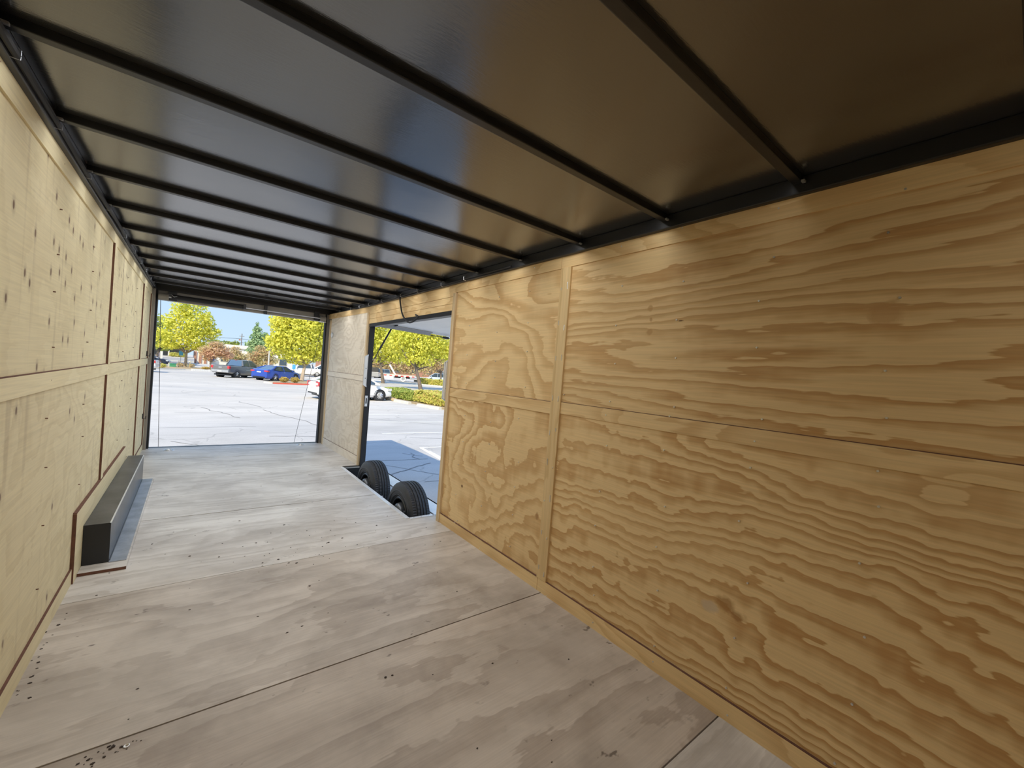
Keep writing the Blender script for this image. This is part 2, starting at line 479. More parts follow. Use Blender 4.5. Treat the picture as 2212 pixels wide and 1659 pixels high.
# plate behind the wheel box
o = MB().box(XL - .001, XL + .018, 3.488, 5.70, 0.0, 0.425)
o = o.build('wheel_box_surround', [M['strip_l'], M['ply_edge_shaded']], wall_left)
for p in o.data.polygons:
    if p.normal.y < -.9: p.material_index = 1
MB().box(XL - .001, XL + .017, 3.49, 5.70, 0.425, 0.431).build('surround_cap', M['ply_edge_shaded'], wall_left)

# ---- right wall
DY0, DY1, DZ = 3.535, 5.965, 2.055        # escape door opening
wr = MB()
wr.box(XR + SK, XR + SK + .02, YF, DY0, GZ + .38, 2.44)
wr.box(XR + SK, XR + SK + .02, DY1, YB, GZ + .38, 2.44)
wr.box(XR + SK, XR + SK + .02, DY0, DY1, DZ, 2.44)
wall_right = tag(wr.build('wall_right', M['white_skin']), kind='structure')
def panel_r(y0, y1, z0, z1, mat, t=0.0, name='plywood_panel', b=0.0, dx=0.0):
    return MB().box(XR - t + dx, XR + PT + dx, y0, y1, z0, z1).build(name, mat, wall_right, bevel=b)
panel_r(YF, 1.97, 1.312, 2.225, M['ply_ru'])
panel_r(YF, 1.97, 0.0, 1.235, M['ply_rl'])
panel_r(2.05, 3.48, 1.302, 2.225, M['ply_bu'])
panel_r(2.05, 3.48, 0.0, 1.225, M['ply_bl'])
panel_r(YF, 1.965, 1.234, 1.3105, M['strip_r'], .0045, 'wall_strip')
panel_r(2.055, 3.475, 1.222, 1.304, M['strip_r'], .007, 'wall_strip')
MB().box(XR - .0042, XR, YF, 1.965, 1.3108, 1.3138).build('strip_reveal', M['ply_edge_shaded'], wall_right)
MB().box(XR - .006, XR, 2.055, 3.475, 1.304, 1.307).build('strip_reveal', M['ply_edge_shaded'], wall_right)
panel_r(1.965, 2.058, 0.087, 2.222, M['batten_r'], .014, 'wall_batten', .002)
panel_r(YF, 2.066, 2.222, ZH + .01, M['strip_r'], .006, 'wall_strip')
panel_r(2.069, 3.50, 2.222, ZH + .01, M['strip_r'], .006, 'wall_strip')
panel_r(3.50, 6.0, 2.190, ZH + .01, M['strip_r'], .006, 'wall_strip')
panel_r(3.52, 5.98, 2.122, 2.187, M['strip_r'], .004, 'header_board')
panel_r(3.52, 5.98, DZ, 2.119, M['strip_r'], .003, 'header_board')
panel_r(YF, 2.045, 0.0, 0.088, M['strip_r'], .012, 'baseboard')
panel_r(2.048, 3.49, 0.0, 0.085, M['strip_r'], .012, 'baseboard')
MB().box(XR - .0115, XR, YF, 3.49, .088, .0905).build('baseboard_cap', M['ply_edge_shaded'], wall_right)
for y0, y1 in ((3.478, 3.534), (5.966, 6.022)):
    panel_r(y0, y1, 0.0, 2.215, M['jamb'], .020, 'jamb_board', .002)
# black steel door frame beyond the jambs
MB().box(XR + .005, XR + SK + .022, 3.5, DY0 + .012, -.06, DZ + .02).build('door_frame', M['black'], wall_right)
MB().box(XR + .005, XR + SK + .022, DY1 - .03, 6.0, -.06, DZ + .02).build('door_frame', M['black'], wall_right)
MB().box(XR + .001, XR + SK + .022, DY0, DY1, DZ - .045, DZ + .012).build('door_frame', M['black'], wall_right)
# rear length of wall, toed in slightly
rear_piece = empty('rear_wall_section', (XR, 6.02, 0), math.radians(2.7), wall_right)
def panel_q(y0, y1, z0, z1, mat, t, name, x1=PT):
    return MB().box(-t, x1, y0 - 6.02, y1 - 6.02, z0, z1).build(name, mat, rear_piece)
panel_q(6.02, 7.73, 1.300, 2.222, M['ply_c'], 0, 'plywood_panel')
panel_q(6.02, 7.73, 0.0, 1.222, M['ply_c'], 0, 'plywood_panel')
panel_q(6.02, 7.73, 1.222, 1.300, M['strip_c'], .007, 'wall_strip')
panel_q(6.02, 7.73, 1.300, 1.304, M['ply_edge_shaded'], .004, 'strip_reveal', 0)
panel_q(6.02, 7.73, 1.2185, 1.222, M['ply_edge_shaded'], .003, 'strip_reveal', 0)
panel_q(6.02, 7.73, 0.12, 0.1235, M['ply_edge_shaded'], .005, 'baseboard_cap', 0)
panel_q(6.0, 7.90, 2.222, 2.31, M['strip_r'], .006, 'wall_strip', .03)
panel_q(6.02, 7.73, 0.0, 0.12, M['strip_c'], .008, 'baseboard')
panel_q(7.73, 7.785, 0.0, 2.20, M['jamb'], .012, 'wall_batten')
panel_q(7.785, 7.90, 0.0, 2.22, M['header'], 0, 'corner_filler', .2)

# screws on the walls
sc = MB()
for z_ in (.045, .16, .38, .62, .86, 1.10, 1.27, 1.40, 1.62, 1.84, 2.06, 2.26):
    for k in range(0, 9):
        y = -.05 + .405 * k + rnd.uniform(-.03, .03)
        if 1.95 < y < 2.08 or y > 3.45: continue
        zz = z_ + rnd.uniform(-.05, .05)
        sc.cyl((XR - .0065 if zz > .1 else XR - .014, y, zz), (XR + .001, y, zz), .0042, 8)
for k in range(9):
    z_ = .15 + .24 * k
    for y in (1.985, 2.04): sc.cyl((XR - .0155, y, z_ + rnd.uniform(-.05, .05)), (XR - .013, y, z_), .0032, 8)
tag(sc.build('screw_heads', M['zinc'], wall_right), kind='stuff')
sc = MB()
for z_ in (.05, .30, .58, .86, 1.10, 1.27, 1.42, 1.64, 1.86, 2.08, 2.26):
    for k in range(0, 8):
        y = 1.2 + .8 * k + rnd.uniform(-.04, .04); zz = z_ + rnd.uniform(-.04, .04)
        if 3.45 < y < 5.75 and zz < .45: continue
        sc.cyl((XL + .0085, y, zz), (XL - .001, y, zz), .0026, 8)
tag(sc.build('screw_heads', M['ply_edge_shaded'], wall_left), kind='stuff')

# ---- nose wall behind the camera
wf = MB().box(XL - .08, XR + .08, YF - .06, YF - .04, GZ + .38, 2.44)
wall_front = tag(wf.build('wall_front', M['white_skin']), kind='structure')
MB().box(XL, XR, YF - .04, YF, 0, 1.27).build('plywood_panel', M['ply_ll'], wall_front)
MB().box(XL, XR, YF - .04, YF, 1.273, ZH).build('plywood_panel', M['ply_lu'], wall_front)

# ---- rear frame round the ramp opening
OX0, OX1, OZ = -.452, 1.812, 2.165
wb = MB().box(OX0, OX1, YB - .02, YB + .06, OZ, 2.40)
wall_rear = tag(wb.build('wall_rear', M['header']), kind='structure')
MB().box(XL, OX0 - .022, YB - .13, YB + .06, 0, 2.33).build('post', M['post'], wall_rear)
MB().box(OX1 + .022, XR + .07, YB - .02, YB + .06, 0, 2.33).build('post', M['post'], wall_rear)
MB().box(XL - .08, XL + .002, YB - .02, YB + .07, -.1, 2.44).build('post', M['post'], wall_rear)
MB().box(OX0 - .022, OX0, YB - .06, YB + .06, 0, 2.30).build('seal_strip', M['blackmatte'], wall_rear)
MB().box(OX1, OX1 + .022, YB - .05, YB + .06, 0, 2.30).build('seal_strip', M['blackmatte'], wall_rear)
MB().box(OX0 - .05, OX1 + .05, YB - .005, YB + .07, -.10, 0.004).build('sill', M['black'], wall_rear)
MB().box(XL, XR, YB - .05, YB - .02, OZ + .135, ZC).build('top_rail', M['black'], wall_rear)

# ================================================================== INTERIOR THINGS
# ---- wheel box along the left wall
wb_root = empty('wheel_box', (-0.44, 4.80, 0.0))
tag(wb_root, 'long dark steel wheel box standing on a plywood base along the left wall', 'wheel box')
def wpart(mb, name, mat, **k):
    o = mb.build(name, mat, None, **k)
    o.parent = wb_root; o.matrix_parent_inverse = Matrix.Translation(wb_root.location).inverted()
    return o
BX0, BX1, BY0, BY1, BZ = XL + .020, -.372, 3.70, 5.95, .283
wpart(MB().box(XL + .019, -.276, 3.585, 5.93, 0.0015, .020), 'base_board', [M['floor_c'], M['ply_edge_shaded']])
o = wb_root.children[0]
for p in o.data.polygons:
    if p.normal.y < -.9: p.material_index = 1
M['box_shaded'] = plain('shaded_box_steel', (0.016, 0.018, 0.022), 0.45, 0.0, var=0.15)  # box steel with the shade of its end faces painted in as black
wpart(MB().box(BX0, BX1, BY0 + .004, BY1, BZ - .004, BZ), 'top_panel', M['steel'])
wpart(MB().box(BX1 - .004, BX1, BY0 + .004, BY1, .024, BZ - .004), 'side_panel', M['steel'])
wpart(MB().box(BX0, BX1, BY0, BY0 + .004, .0205, BZ), 'end_cap', M['box_shaded'])
wpart(MB().box(BX0, BX1 - .004, BY1 - .004, BY1, .0205, BZ - .004), 'end_cap', M['box_shaded'])
wpart(MB().box(BX1 + .0005, -.286, 3.69, 5.925, .0205, .0245), 'flange', M['galv'])
wpart(MB().tube([(BX1 + .002, 3.72, .027), (BX1 + .002, 4.4, .0275), (BX1 + .002, 5.2, .027), (BX1 + .002, 5.9, .0275)], .0035, 6), 'weld_bead', M['steel'])
wpart(MB().box(BX1 - .006, BX1 + .0012, BY0, BY1, BZ - .006, BZ + .0008), 'folded_edge', M['alu'])

# ---- trailer wheels in the floor cut-out
M['tyre'] = plain('tyre_rubber', (0.040, 0.042, 0.047), 0.5, 0, 0.4, var=0.2, vscale=12)
M['tyre_letter'] = plain('raised_tyre_lettering', (0.13, 0.13, 0.12), 0.6)
M['rim_black'] = plain('black_wheel_rim', (0.010, 0.010, 0.012), 0.3)
M['hub'] = plain('bright_hub_cap', (0.16, 0.17, 0.185), 0.28, 0.5, var=0.04)
M['red_zinc'] = plain('red_painted_tag', (0.5, 0.05, 0.03), 0.5)
def trailer_wheel(yc, label, letters):
    R_, zc, xi, wd = .362, -.128, 1.80, .225
    t = empty('trailer_wheel', (xi + wd / 2, yc, zc))
    tag(t, label, 'wheel', 'tandem trailer wheels in the floor cut-out')
    # tyre ring: (offset across, radius, kind)
    prof = [(.030, .200, 0), (.016, .214, 0), (.006, .245, 0), (.000, .285, 0), (.006, .318, 0), (.018, .338, 0), (.026, .349, 0), (.036, .356, 2), (.056, .3585, 2),
            (.061, .3600, 0), (.062, .3490, 0), (.072, .3490, 0), (.074, .3610, 1), (.095, .3620, 0), (.096, .3500, 0), (.106, .3500, 0), (.107, .3622, 0),
            (.125, .3622, 0), (.126, .3500, 0), (.136, .3500, 0), (.137, .3620, 0), (.157, .3610, 1), (.158, .3490, 0), (.168, .3490, 0), (.170, .3600, 0),
            (.188, .3575, 2), (.200, .3540, 2), (.208, .346, 0), (.219, .322, 0), (.225, .285, 0), (.219, .245, 0), (.209, .214, 0), (.195, .200, 0)]
    n = 168
    mb = MB(); vs = []; fs = []
    for i, (a, r, kd) in enumerate(prof):
        for k in range(n):
            rr = r
            if kd == 1 and k % 3 == 0: rr -= .007
            if kd == 2 and k % 2 == 0: rr -= .008
            th = 2 * PI * k / n
            vs.append((a - wd / 2, rr * math.cos(th), rr * math.sin(th)))
    mm = len(prof)
    for i in range(mm - 1):
        for k in range(n):
            fs.append((i * n + k, i * n + (k + 1) % n, (i + 1) * n + (k + 1) % n, (i + 1) * n + k))
    mb.add(vs, fs)
    ty = mb.build('tyre', M['tyre'], t, smooth=0.45)
    ring = MB().lathe([(-wd / 2 + .0005, .268), (-wd / 2 - .003, .272), (-wd / 2 - .0035, .276), (-wd / 2 + .0008, .281)], (0, 0, 0), 'x', 72)
    ring.lathe([(-wd / 2 + .006, .226), (-wd / 2 + .0015, .229), (-wd / 2 + .0045, .234)], (0, 0, 0), 'x', 72)
    ring.build('sidewall_ring', M['tyre'], ty, smooth=True)
    if letters:
        R0 = .2505
        for i, ch in enumerate('RADIAL'):
            th = math.radians(150 - i * 11.5)
            c = bpy.data.curves.new('letter', 'FONT'); c.body = ch; c.size = .040; c.align_x = 'CENTER'; c.extrude = .0015
            tmp = bpy.data.objects.new('tmp', c); COL.objects.link(tmp)
            bpy.context.view_layer.update()
            me = bpy.data.meshes.new_from_object(tmp.evaluated_get(bpy.context.evaluated_depsgraph_get()))
            bpy.data.objects.remove(tmp)
            lo = link('letter', me, M['tyre_letter'], ty)
            upv = Vector((0, math.cos(th), math.sin(th))); rg = Vector((0, math.sin(th), -math.cos(th))); nm = rg.cross(upv)
            mt = Matrix((rg, upv, nm)).transposed().to_4x4(); mt.translation = Vector((-wd / 2 - .0012, 0, 0)) + upv * R0
            lo.matrix_local = mt
    rim = MB().lathe([(-wd / 2 + .030, .203), (-wd / 2 + .022, .208), (-wd / 2 + .020, .202), (-wd / 2 + .040, .190), (-wd / 2 + .10, .178), (-wd / 2 + .135, .172), (-wd / 2 + .15, .10), (-wd / 2 + .15, .0)], (0, 0, 0), 'x', 48)
    rm_ = rim.build('rim', M['rim_black'], t, smooth=True)
    MB().lathe([(-wd / 2 + .030, .186), (-wd / 2 + .012, .188), (-wd / 2 + .010, .200), (-wd / 2 + .014, .206)], (0, 0, 0), 'x', 48).build('rim_lip', M['steel'], rm_, smooth=True)
    dr = MB().lathe([(.04, .0), (.04, .15), (-.055, .155), (-.06, .150), (-.06, .06), (-.06, .0)], (0, 0, 0), 'x', 40).build('brake_drum', M['rim_black'], t, smooth=True)
    hc = MB().lathe([(-.06, .088), (-.095, .086), (-.115, .078), (-.128, .055), (-.132, .0)], (0, 0.025, 0.050), 'x', 28).build('hub_cap', M['hub'], t, smooth=True)
    bl = MB()
    for k in range(6):
        a = k * PI / 3 + .3
        bl.cyl((-.06, .095 * math.cos(a), .095 * math.sin(a)), (-.078, .095 * math.cos(a), .095 * math.sin(a)), .011, 6)
    tag(bl.build('lug_nuts', M['galv'], t), kind='stuff')
    return t
trailer_wheel(4.115, 'nearer black trailer tyre rising through the floor cut-out by the side doorway', False)
trailer_wheel(5.205, 'farther black trailer tyre with raised sidewall lettering in the floor cut-out', True)
# axles and spring hangers below the deck
ax = empty('axle_assembly', (1.7, 4.66, -.35))
tag(ax, 'black tandem axle springs and equaliser seen between the two tyres', 'axle')
def apart(mb, name, mat):
    o = mb.build(name, mat); o.parent = ax; o.matrix_parent_inverse = Matrix.Translation(ax.location).inverted(); return o
apart(MB().box(1.742, 1.80, 4.60, 4.72, -.17, -.055), 'hanger', M['black'])
apart(MB().box(1.745, 1.80, 3.70, 3.80, -.17, -.045), 'hanger', M['black'])
apart(MB().tube([(1.765, 3.78, -.19), (1.765, 4.15, -.27), (1.765, 4.60, -.18)], .022, 8), 'leaf_spring', M['black'])
apart(MB().tube([(1.765, 4.70, -.18), (1.765, 5.2, -.27), (1.765, 5.7, -.19)], .022, 8), 'leaf_spring', M['black'])
apart(MB().cyl((1.744, 4.66, -.075), (1.835, 4.66, -.075), .016, 10), 'bolt', M['zinc'])
apart(MB().box(1.81, 1.835, 3.72, 3.76, -.075, -.03), 'bolt', M['red_zinc'])
apart(MB().cyl((1.80, 3.745, -.05), (1.85, 3.745, -.03), .014, 10), 'bolt', M['zinc'])
apart(MB().tube([(1.80, 5.80, -.06), (1.82, 5.74, -.10), (1.80, 5.70, -.16), (1.83, 5.66, -.2)], .007, 6), 'brake_line', M['zinc'])
apart(MB().cyl((-.6, 4.115, -.31), (1.775, 4.115, -.31), .038, 14), 'axle_tube', M['black'])
apart(MB().cyl((-.6, 5.205, -.31), (1.775, 5.205, -.31), .038, 14), 'axle_tube', M['black'])
MB().box(2.052, 2.24, 3.535, 5.99, -.045, -.030).box(2.22, 2.24, 3.535, 5.99, -.10, -.03).build('side_sill', M['notch_trim'], wall_right)

# ---- escape door, swung up outside the opening
M['door_white'] = plain('white_door_underside', (0.92, 0.92, 0.90), 0.4, 0, 0.5, var=0.04, vscale=3)
door1 = empty('door_1', (2.045, 4.75, 2.082)); tag(door1, kind='structure'); door1.rotation_euler = (0, math.radians(1.7), 0)
def dpart(mb, name, mat, par=None, **k):
    return mb.build(name, mat, par or door1, **k)
L0, L1 = -1.21, 1.205
for a, b_ in ((.0, .66), (.664, 1.33), (1.334, 2.0)):
    dpart(MB().box(a, b_, L0 + .02, L1 - .02, .0, .03), 'door_panel', M['door_white'])
dpart(MB().box(0, 2.02, L1 - .05, L1, -.022, .035), 'door_frame_rail', M['alu'])
dpart(MB().box(0, 2.02, L0, L0 + .05, -.022, .035), 'door_frame_rail', M['alu'])
dpart(MB().box(2.0, 2.045, L0, L1, -.022, .035), 'door_frame_rail', M['alu'])
lb = MB().prism([(L1 - .10, -.002), (L1 - .01, -.002), (L1 + .005, -.05), (L1 - .02, -.055), (L1 - .04, -.028), (L1 - .10, -.020)], .05, .87, 'x')
dpart(lb, 'cam_bar_channel', plain('grey_channel_metal', (0.42, 0.42, 0.42), .45, .2))
dpart(MB().cyl((.85, L1 - .02, -.046), (1.22, L1 - .02, -.046), .006, 8), 'lock_rod', M['black'])
dpart(MB().box(1.10, 1.20, L1 - .04, L1, -.066, -.03), 'handle', M['black'], bevel=.006)
dpart(MB().box(.25, .262, L1 - .2, L1 - .06, -.016, 0), 'strut_bracket', M['black'])
dpart(MB().box(-.03, .012, L0 + .02, L1 - .02, -.012, .03), 'hinge', M['black'])
hk = MB()
for k in range(18): hk.cyl((-.008, L0 + .1 + k * .13, -.012), (-.008, L0 + .16 + k * .13, -.012), .012, 8)
dpart(hk, 'hinge_knuckle', M['black'])
st = empty('gas_strut', (1.99, 6.0, 1.39))
tag(st, 'thin black gas strut propping the raised side door at its rear jamb', 'gas strut')
P0, P1 = Vector((1.985, 5.955, 1.385)), Vector((2.29, 5.955, 2.028))
def spart(mb, name, mat):
    o = mb.build(name, mat); o.parent = st; o.matrix_parent_inverse = Matrix.Translation(st.location).inverted(); return o
spart(MB().cyl(P0, P0.lerp(P1, .55), .006, 8), 'rod', M['black'])
spart(MB().cyl(P0.lerp(P1, .48), P1, .0125, 10), 'cylinder', M['black'])
spart(MB().box(1.962, 1.998, 5.945, 5.975, 1.345, 1.405), 'mount', M['black'])
# lock keepers on the jambs
M['keeper'] = plain('light_grey_keeper_metal', (.84, .84, .82), .4, .1, var=.05)
for (x0, x1, y0, y1, z0, z1, lab) in ((1.928, 1.978, 3.537, 3.575, 1.19, 1.545, 'silver lock keeper channel screwed to the near jamb of the side doorway'),
                                      (1.930, 1.985, 5.928, 5.963, 1.17, 1.585, 'silver lock keeper channel screwed to the far jamb of the side doorway')):
    k_ = empty('lock_keeper', (x0, (y0 + y1) / 2, z0)); tag(k_, lab, 'lock keeper', 'lock keepers on the side doorway')
    b = MB().box(0, .045, -.019, -.013, 0, z1 - z0).box(0, .045, .013, .019, 0, z1 - z0).box(.040, .046, -.019, .019, 0, z1 - z0)
    b.build('channel', M['keeper'], k_)
    MB().prism([(0, 0), (.045, 0), (.045, -.03)], -.019, .019, 'y').build('end_tab', M['zinc'], k_)
    MB().prism([(0, z1 - z0), (.045, z1 - z0), (.045, z1 - z0 + .03)], -.019, .019, 'y').build('end_tab', M['zinc'], k_)
    for zz in (.10, .24): MB().cyl((.02, -.022, zz), (.02, -.016, zz), .006, 8).build('screw', M['black'], k_)
sp_ = MB().box(1.969, 2.006, 5.930, 5.9345, .865, .905).box(1.969, 2.006, 5.930, 5.9345, .985, 1.02).box(1.969, 1.978, 5.930, 5.9345, .905, .985).box(1.997, 2.006, 5.930, 5.9345, .905, .985)
tag(sp_.build('strike_plate', M['zinc']), 'bright strike plate with a slot low on the far black door jamb', 'strike plate')

# ---- cable loop hanging over the side doorway
cb = [(1.925, 4.80, 2.335), (1.922, 4.79, 2.27), (1.925, 4.76, 2.19), (1.925, 4.70, 2.10), (1.925, 4.60, 2.025), (1.925, 4.49, 1.985), (1.925, 4.40, 1.985),
      (1.925, 4.31, 2.005), (1.925, 4.255, 2.025), (1.925, 4.265, 2.045), (1.925, 4.32, 2.06)]
def smooth_path(p, n=5):
    p = [Vector(q) for q in p]; out_ = []
    for i in range(len(p) - 1):
        a, b, c, d = p[max(i - 1, 0)], p[i], p[i + 1], p[min(i + 2, len(p) - 1)]
        for k in range(n):
            t = k / n
            out_.append(.5 * ((2 * b) + (c - a) * t + (2 * a - 5 * b + 4 * c - d) * t * t + (3 * b - a - 3 * c + d) * t ** 3))
    return out_ + [p[-1]]
tag(MB().tube(smooth_path(cb), .0095, 8).build('cable_loop', M['blackmatte'], smooth=True), 'loose black cable loop hanging from the roof rail over the side doorway', 'cable')
# ---- wiring and clips along the roof rails
wpts = [(XL + .040 + .004 * math.sin(k * 1.7), YF + .05 + k * .6, 2.318 + .006 * math.sin(k * 2.3)) for k in range(16)]
wires = tag(MB().tube(smooth_path(wpts, 4), .011, 8).build('wire_loom', M['blackmatte'], smooth=True), 'black wire loom tied along the left roof rail', 'wire loom')
for k in range(11):
    y = 1.3 + k * .62 + rnd.uniform(-.12, .12)
    MB().tube([(XL + .03, y, 2.302), (XL + .051, y + .004, 2.303), (XL + .052, y + .006, 2.333), (XL + .033, y + .008, 2.346)], .0013, 6).build('cable_tie', M['galv'], wires)
wpts = [(XR - .040 + .004 * math.sin(k * 1.3), 2.6 + k * .58, 2.318 + .006 * math.sin(k * 2.9)) for k in range(9)]
wires2 = tag(MB().tube(smooth_path(wpts, 4), .009, 8).build('wire_loom', M['blackmatte'], smooth=True), 'black wire loom tied along the right roof rail above the side doorway', 'wire loom')
for k in range(9):
    y = 3.3 + k * .5 + rnd.uniform(-.1, .1)
    MB().tube([(XR - .03, y, 2.302), (XR - .053, y + .004, 2.305), (XR - .054, y + .006, 2.335), (XR - .033, y + .008, 2.346)], .0024, 6).build('cable_tie', M['zinc'], wires2)
for k in range(0, 12):
    y = 0.6876 + 0.61 * k - .045
    for x_ in (XR - .05, XL + .045):
        MB().box(x_ - .010, x_ + .010, y - .006, y + .006, 2.337, 2.345).build('beam_weld', M['zinc'], ceiling)

# ---- ramp spring across the rear header, with drums and lift cables
sg = empty('ramp_spring', (.68, 7.80, 2.2))
tag(sg, 'black ramp spring shaft with cable drums across the rear header', 'ramp spring')
def gpart(mb, name, mat, par=None, **k):
    o = mb.build(name, mat, None, **k)
    o.parent = par or sg
    o.matrix_parent_inverse = Matrix.Translation(sg.location).inverted()
    return o
gpart(MB().cyl((-.30, 7.80, 2.222), (.60, 7.80, 2.222), .034, 16), 'spring_sleeve', M['blackmatte'], smooth=True)
gpart(MB().cyl((-.43, 7.80, 2.213), (1.79, 7.80, 2.213), .011, 10), 'shaft', M['zinc'], smooth=True)
gpart(MB().box(.575, .61, 7.76, 7.84, 2.185, 2.265), 'collar', M['black'], bevel=.004)
gpart(MB().box(-.34, -.24, 7.825, 7.87, 2.165, 2.30), 'bracket', M['black'], bevel=.004)
gpart(MB().box(.862, .905, 7.79, 7.87, 2.155, 2.295), 'bracket', M['black'], bevel=.004)
gpart(MB().box(1.62, 1.70, 7.825, 7.87, 2.165, 2.33), 'bracket', M['black'], bevel=.004)
gpart(MB().lathe([(-.445, 0), (-.445, .045), (-.435, .05), (-.345, .05), (-.335, .056), (-.330, .056), (-.330, 0)], (0, 7.80, 2.205), 'x', 24), 'cable_drum', M['header'], smooth=True)
gpart(MB().lathe([(1.712, 0), (1.712, .056), (1.72, .056), (1.73, .05), (1.795, .05), (1.80, .04), (1.80, 0)], (0, 7.80, 2.205), 'x', 24), 'cable_drum', M['header'], smooth=True)
gpart(MB().box(1.70, 1.80, 7.76, 7.86, 2.150, 2.158), 'drum_shield', M['alu'])
gpart(MB().tube([(-.33, 7.795, 2.24), (-.30, 7.77, 2.245), (-.27, 7.765, 2.22), (-.24, 7.77, 2.232), (-.2, 7.79, 2.226)], .005, 6), 'spring_hook', M['zinc'])
# lowered ramp door behind the sill
ramp = empty('door_2', (0, YB + .08, -.03)); tag(ramp, kind='structure'); ramp.rotation_euler = (math.radians(-14.2), 0, 0)
MB().box(-.50, 1.86, .02, 1.87, -.055, -.012).build('ramp_panel', M['white_skin'], ramp)
MB().box(-.49, 1.85, .02, 1.87, -.0115, .002).build('ramp_deck', M['floor_c'], ramp)
for x_ in (-.525, 1.862): MB().box(x_, x_ + .022, .0, 1.88, -.06, .01).build('ramp_rail', M['alu'], ramp)
for (xa, xb) in ((-.42, -.41), (1.77, 1.745)):
    gpart(MB().cyl((xa, 7.85, 2.17), (xb, 9.55, -.36), .0036, 6), 'lift_cable', M['black'])

# ---- little things
for (x, y, lab) in ((-.215, 7.665, 'recessed bright tie-down ring in the floor near the left side of the ramp sill'), (1.52, 7.715, 'recessed bright tie-down ring in the floor near the right side of the ramp sill')):
    r_ = empty('tie_down_ring', (x, y, .001)); tag(r_, lab, 'tie-down ring', 'tie-down rings at the ramp sill')
    MB().lathe([(0, 0), (.004, .055), (.006, .062), (.0, .066)], (0, 0, 0), 'z', 24).build('pan', M['alu'], r_, smooth=True)
    MB().tube([(.035 * math.cos(a), .035 * math.sin(a), .010) for a in [2 * PI * k / 16 for k in range(17)]], .006, 6).build('ring', M['zinc'], r_, smooth=True)
    for s_ in (-1, 1): MB().cyl((.048 * s_, 0, .004), (.048 * s_, 0, .009), .006, 8).build('screw', M['zinc'], r_)
dl = empty('dome_plug', (1.885, 7.62, 1.935), math.radians(2.7)); tag(dl, 'small round white plastic cap on the rear right plywood wall', 'wall cap')
MB().lathe([(.01, .038), (-.006, .038), (-.016, .034), (-.022, .02), (-.024, 0)], (0, 0, 0), 'x', 24).build('cap', plain('white_plastic', (.8, .8, .8), .35), dl, smooth=True)
MB().lathe([(.012, .046), (-.003, .045), (-.005, .039), (.0, .037)], (0, 0, 0), 'x', 24).build('bezel', M['galv'], dl, smooth=True)
for (y, z, lab) in ((7.60, 1.37, 'small dark hook on the left wall just above the wall strip by the ramp'), (7.58, .50, 'small dark hook low on the left wall by the ramp')):
    h_ = tag(MB().box(XL, XL + .012, y - .012, y + .012, z - .03, z + .04).tube([(XL + .006, y, z - .02), (XL + .035, y, z - .03), (XL + .04, y, z + .01)], .005, 6).build('wall_hook', M['black']), lab, 'hook')

# ---- crumbs of dirt and bark on the floor
cr = MB()
rcr = random.Random(21)
def chip(x, y, s):
    a0 = rcr.uniform(0, 6.3); n = rcr.choice((4, 5, 6))
    pts = [(x + s * rcr.uniform(.5, 1.1) * math.cos(a0 + 2 * PI * k / n) * 1.5, y + s * rcr.uniform(.5, 1.1) * math.sin(a0 + 2 * PI * k / n)) for k in range(n)]
    cr.prism(pts, .0012, .0012 + s * rcr.uniform(.15, .5), 'z')
for k in range(62):
    chip(rcr.gauss(.75, .45), rcr.gauss(3.45, .35), rcr.choice((.002, .003, .004, .006)))
for k in range(36): chip(rcr.uniform(-.45, 1.8), rcr.uniform(.9, 5.5), rcr.choice((.003, .004, .005)))
for k in range(24): chip(rcr.gauss(-.17, .05), rcr.gauss(1.965, .02), rcr.choice((.002, .003, .005)))
for k in range(26): chip(XL + abs(rcr.gauss(.02, .03)), rcr.gauss(2.55, .35), rcr.choice((.003, .004, .006)))
tag(cr.build('floor_debris', plain('dark_bark_crumbs', (.045, .03, .022), .9)), 'dark crumbs of dirt and bark scattered over the plywood floor', 'debris', kind='stuff')
tag(MB().cyl((-.118, 1.955, .0005), (-.118, 1.955, .004), .009, 10).cyl((-.118, 1.955, .004), (-.114, 1.958, .007), .004, 8).build('loose_screw', M['zinc'], smooth=True), 'bright loose screw head at the floor seam in the near left of the floor', 'screw')

# ---- added fill lights and their plates behind the roof bows, to brighten the interior
lens = bpy.data.materials.new('fill_light_lens'); lens.use_nodes = True
lp = lens.node_tree.nodes['Principled BSDF']; lp.inputs['Base Color'].default_value = (.8, .8, .78, 1)
def LW(k): return .034 if k < 0 else min(.08, .0240 * (0.6876 + .61 * k) / .9 - .004)
for k, pw in FILL:
    y = 0.6876 + 0.61 * k
    MB().box(XL + .12, XR - .12, y + .0005, y + .004 + LW(k), ZC - .0020, ZC - .0005).build('fill_light_plate', M['alu'], ceiling)
    ld = bpy.data.lights.new('fill_light', 'AREA'); ld.shape = 'RECTANGLE'; ld.size = XR - XL - .26; ld.size_y = LW(k)
    ld.energy = pw; ld.color = FILL_COL
    lo = bpy.data.objects.new('fill_light', ld); COL.objects.link(lo)
    lo.location = ((XL + XR) / 2, y + .002 + LW(k) / 2, ZC - .0024); lo.rotation_euler = (math.radians(FILL_TILT), 0, 0)

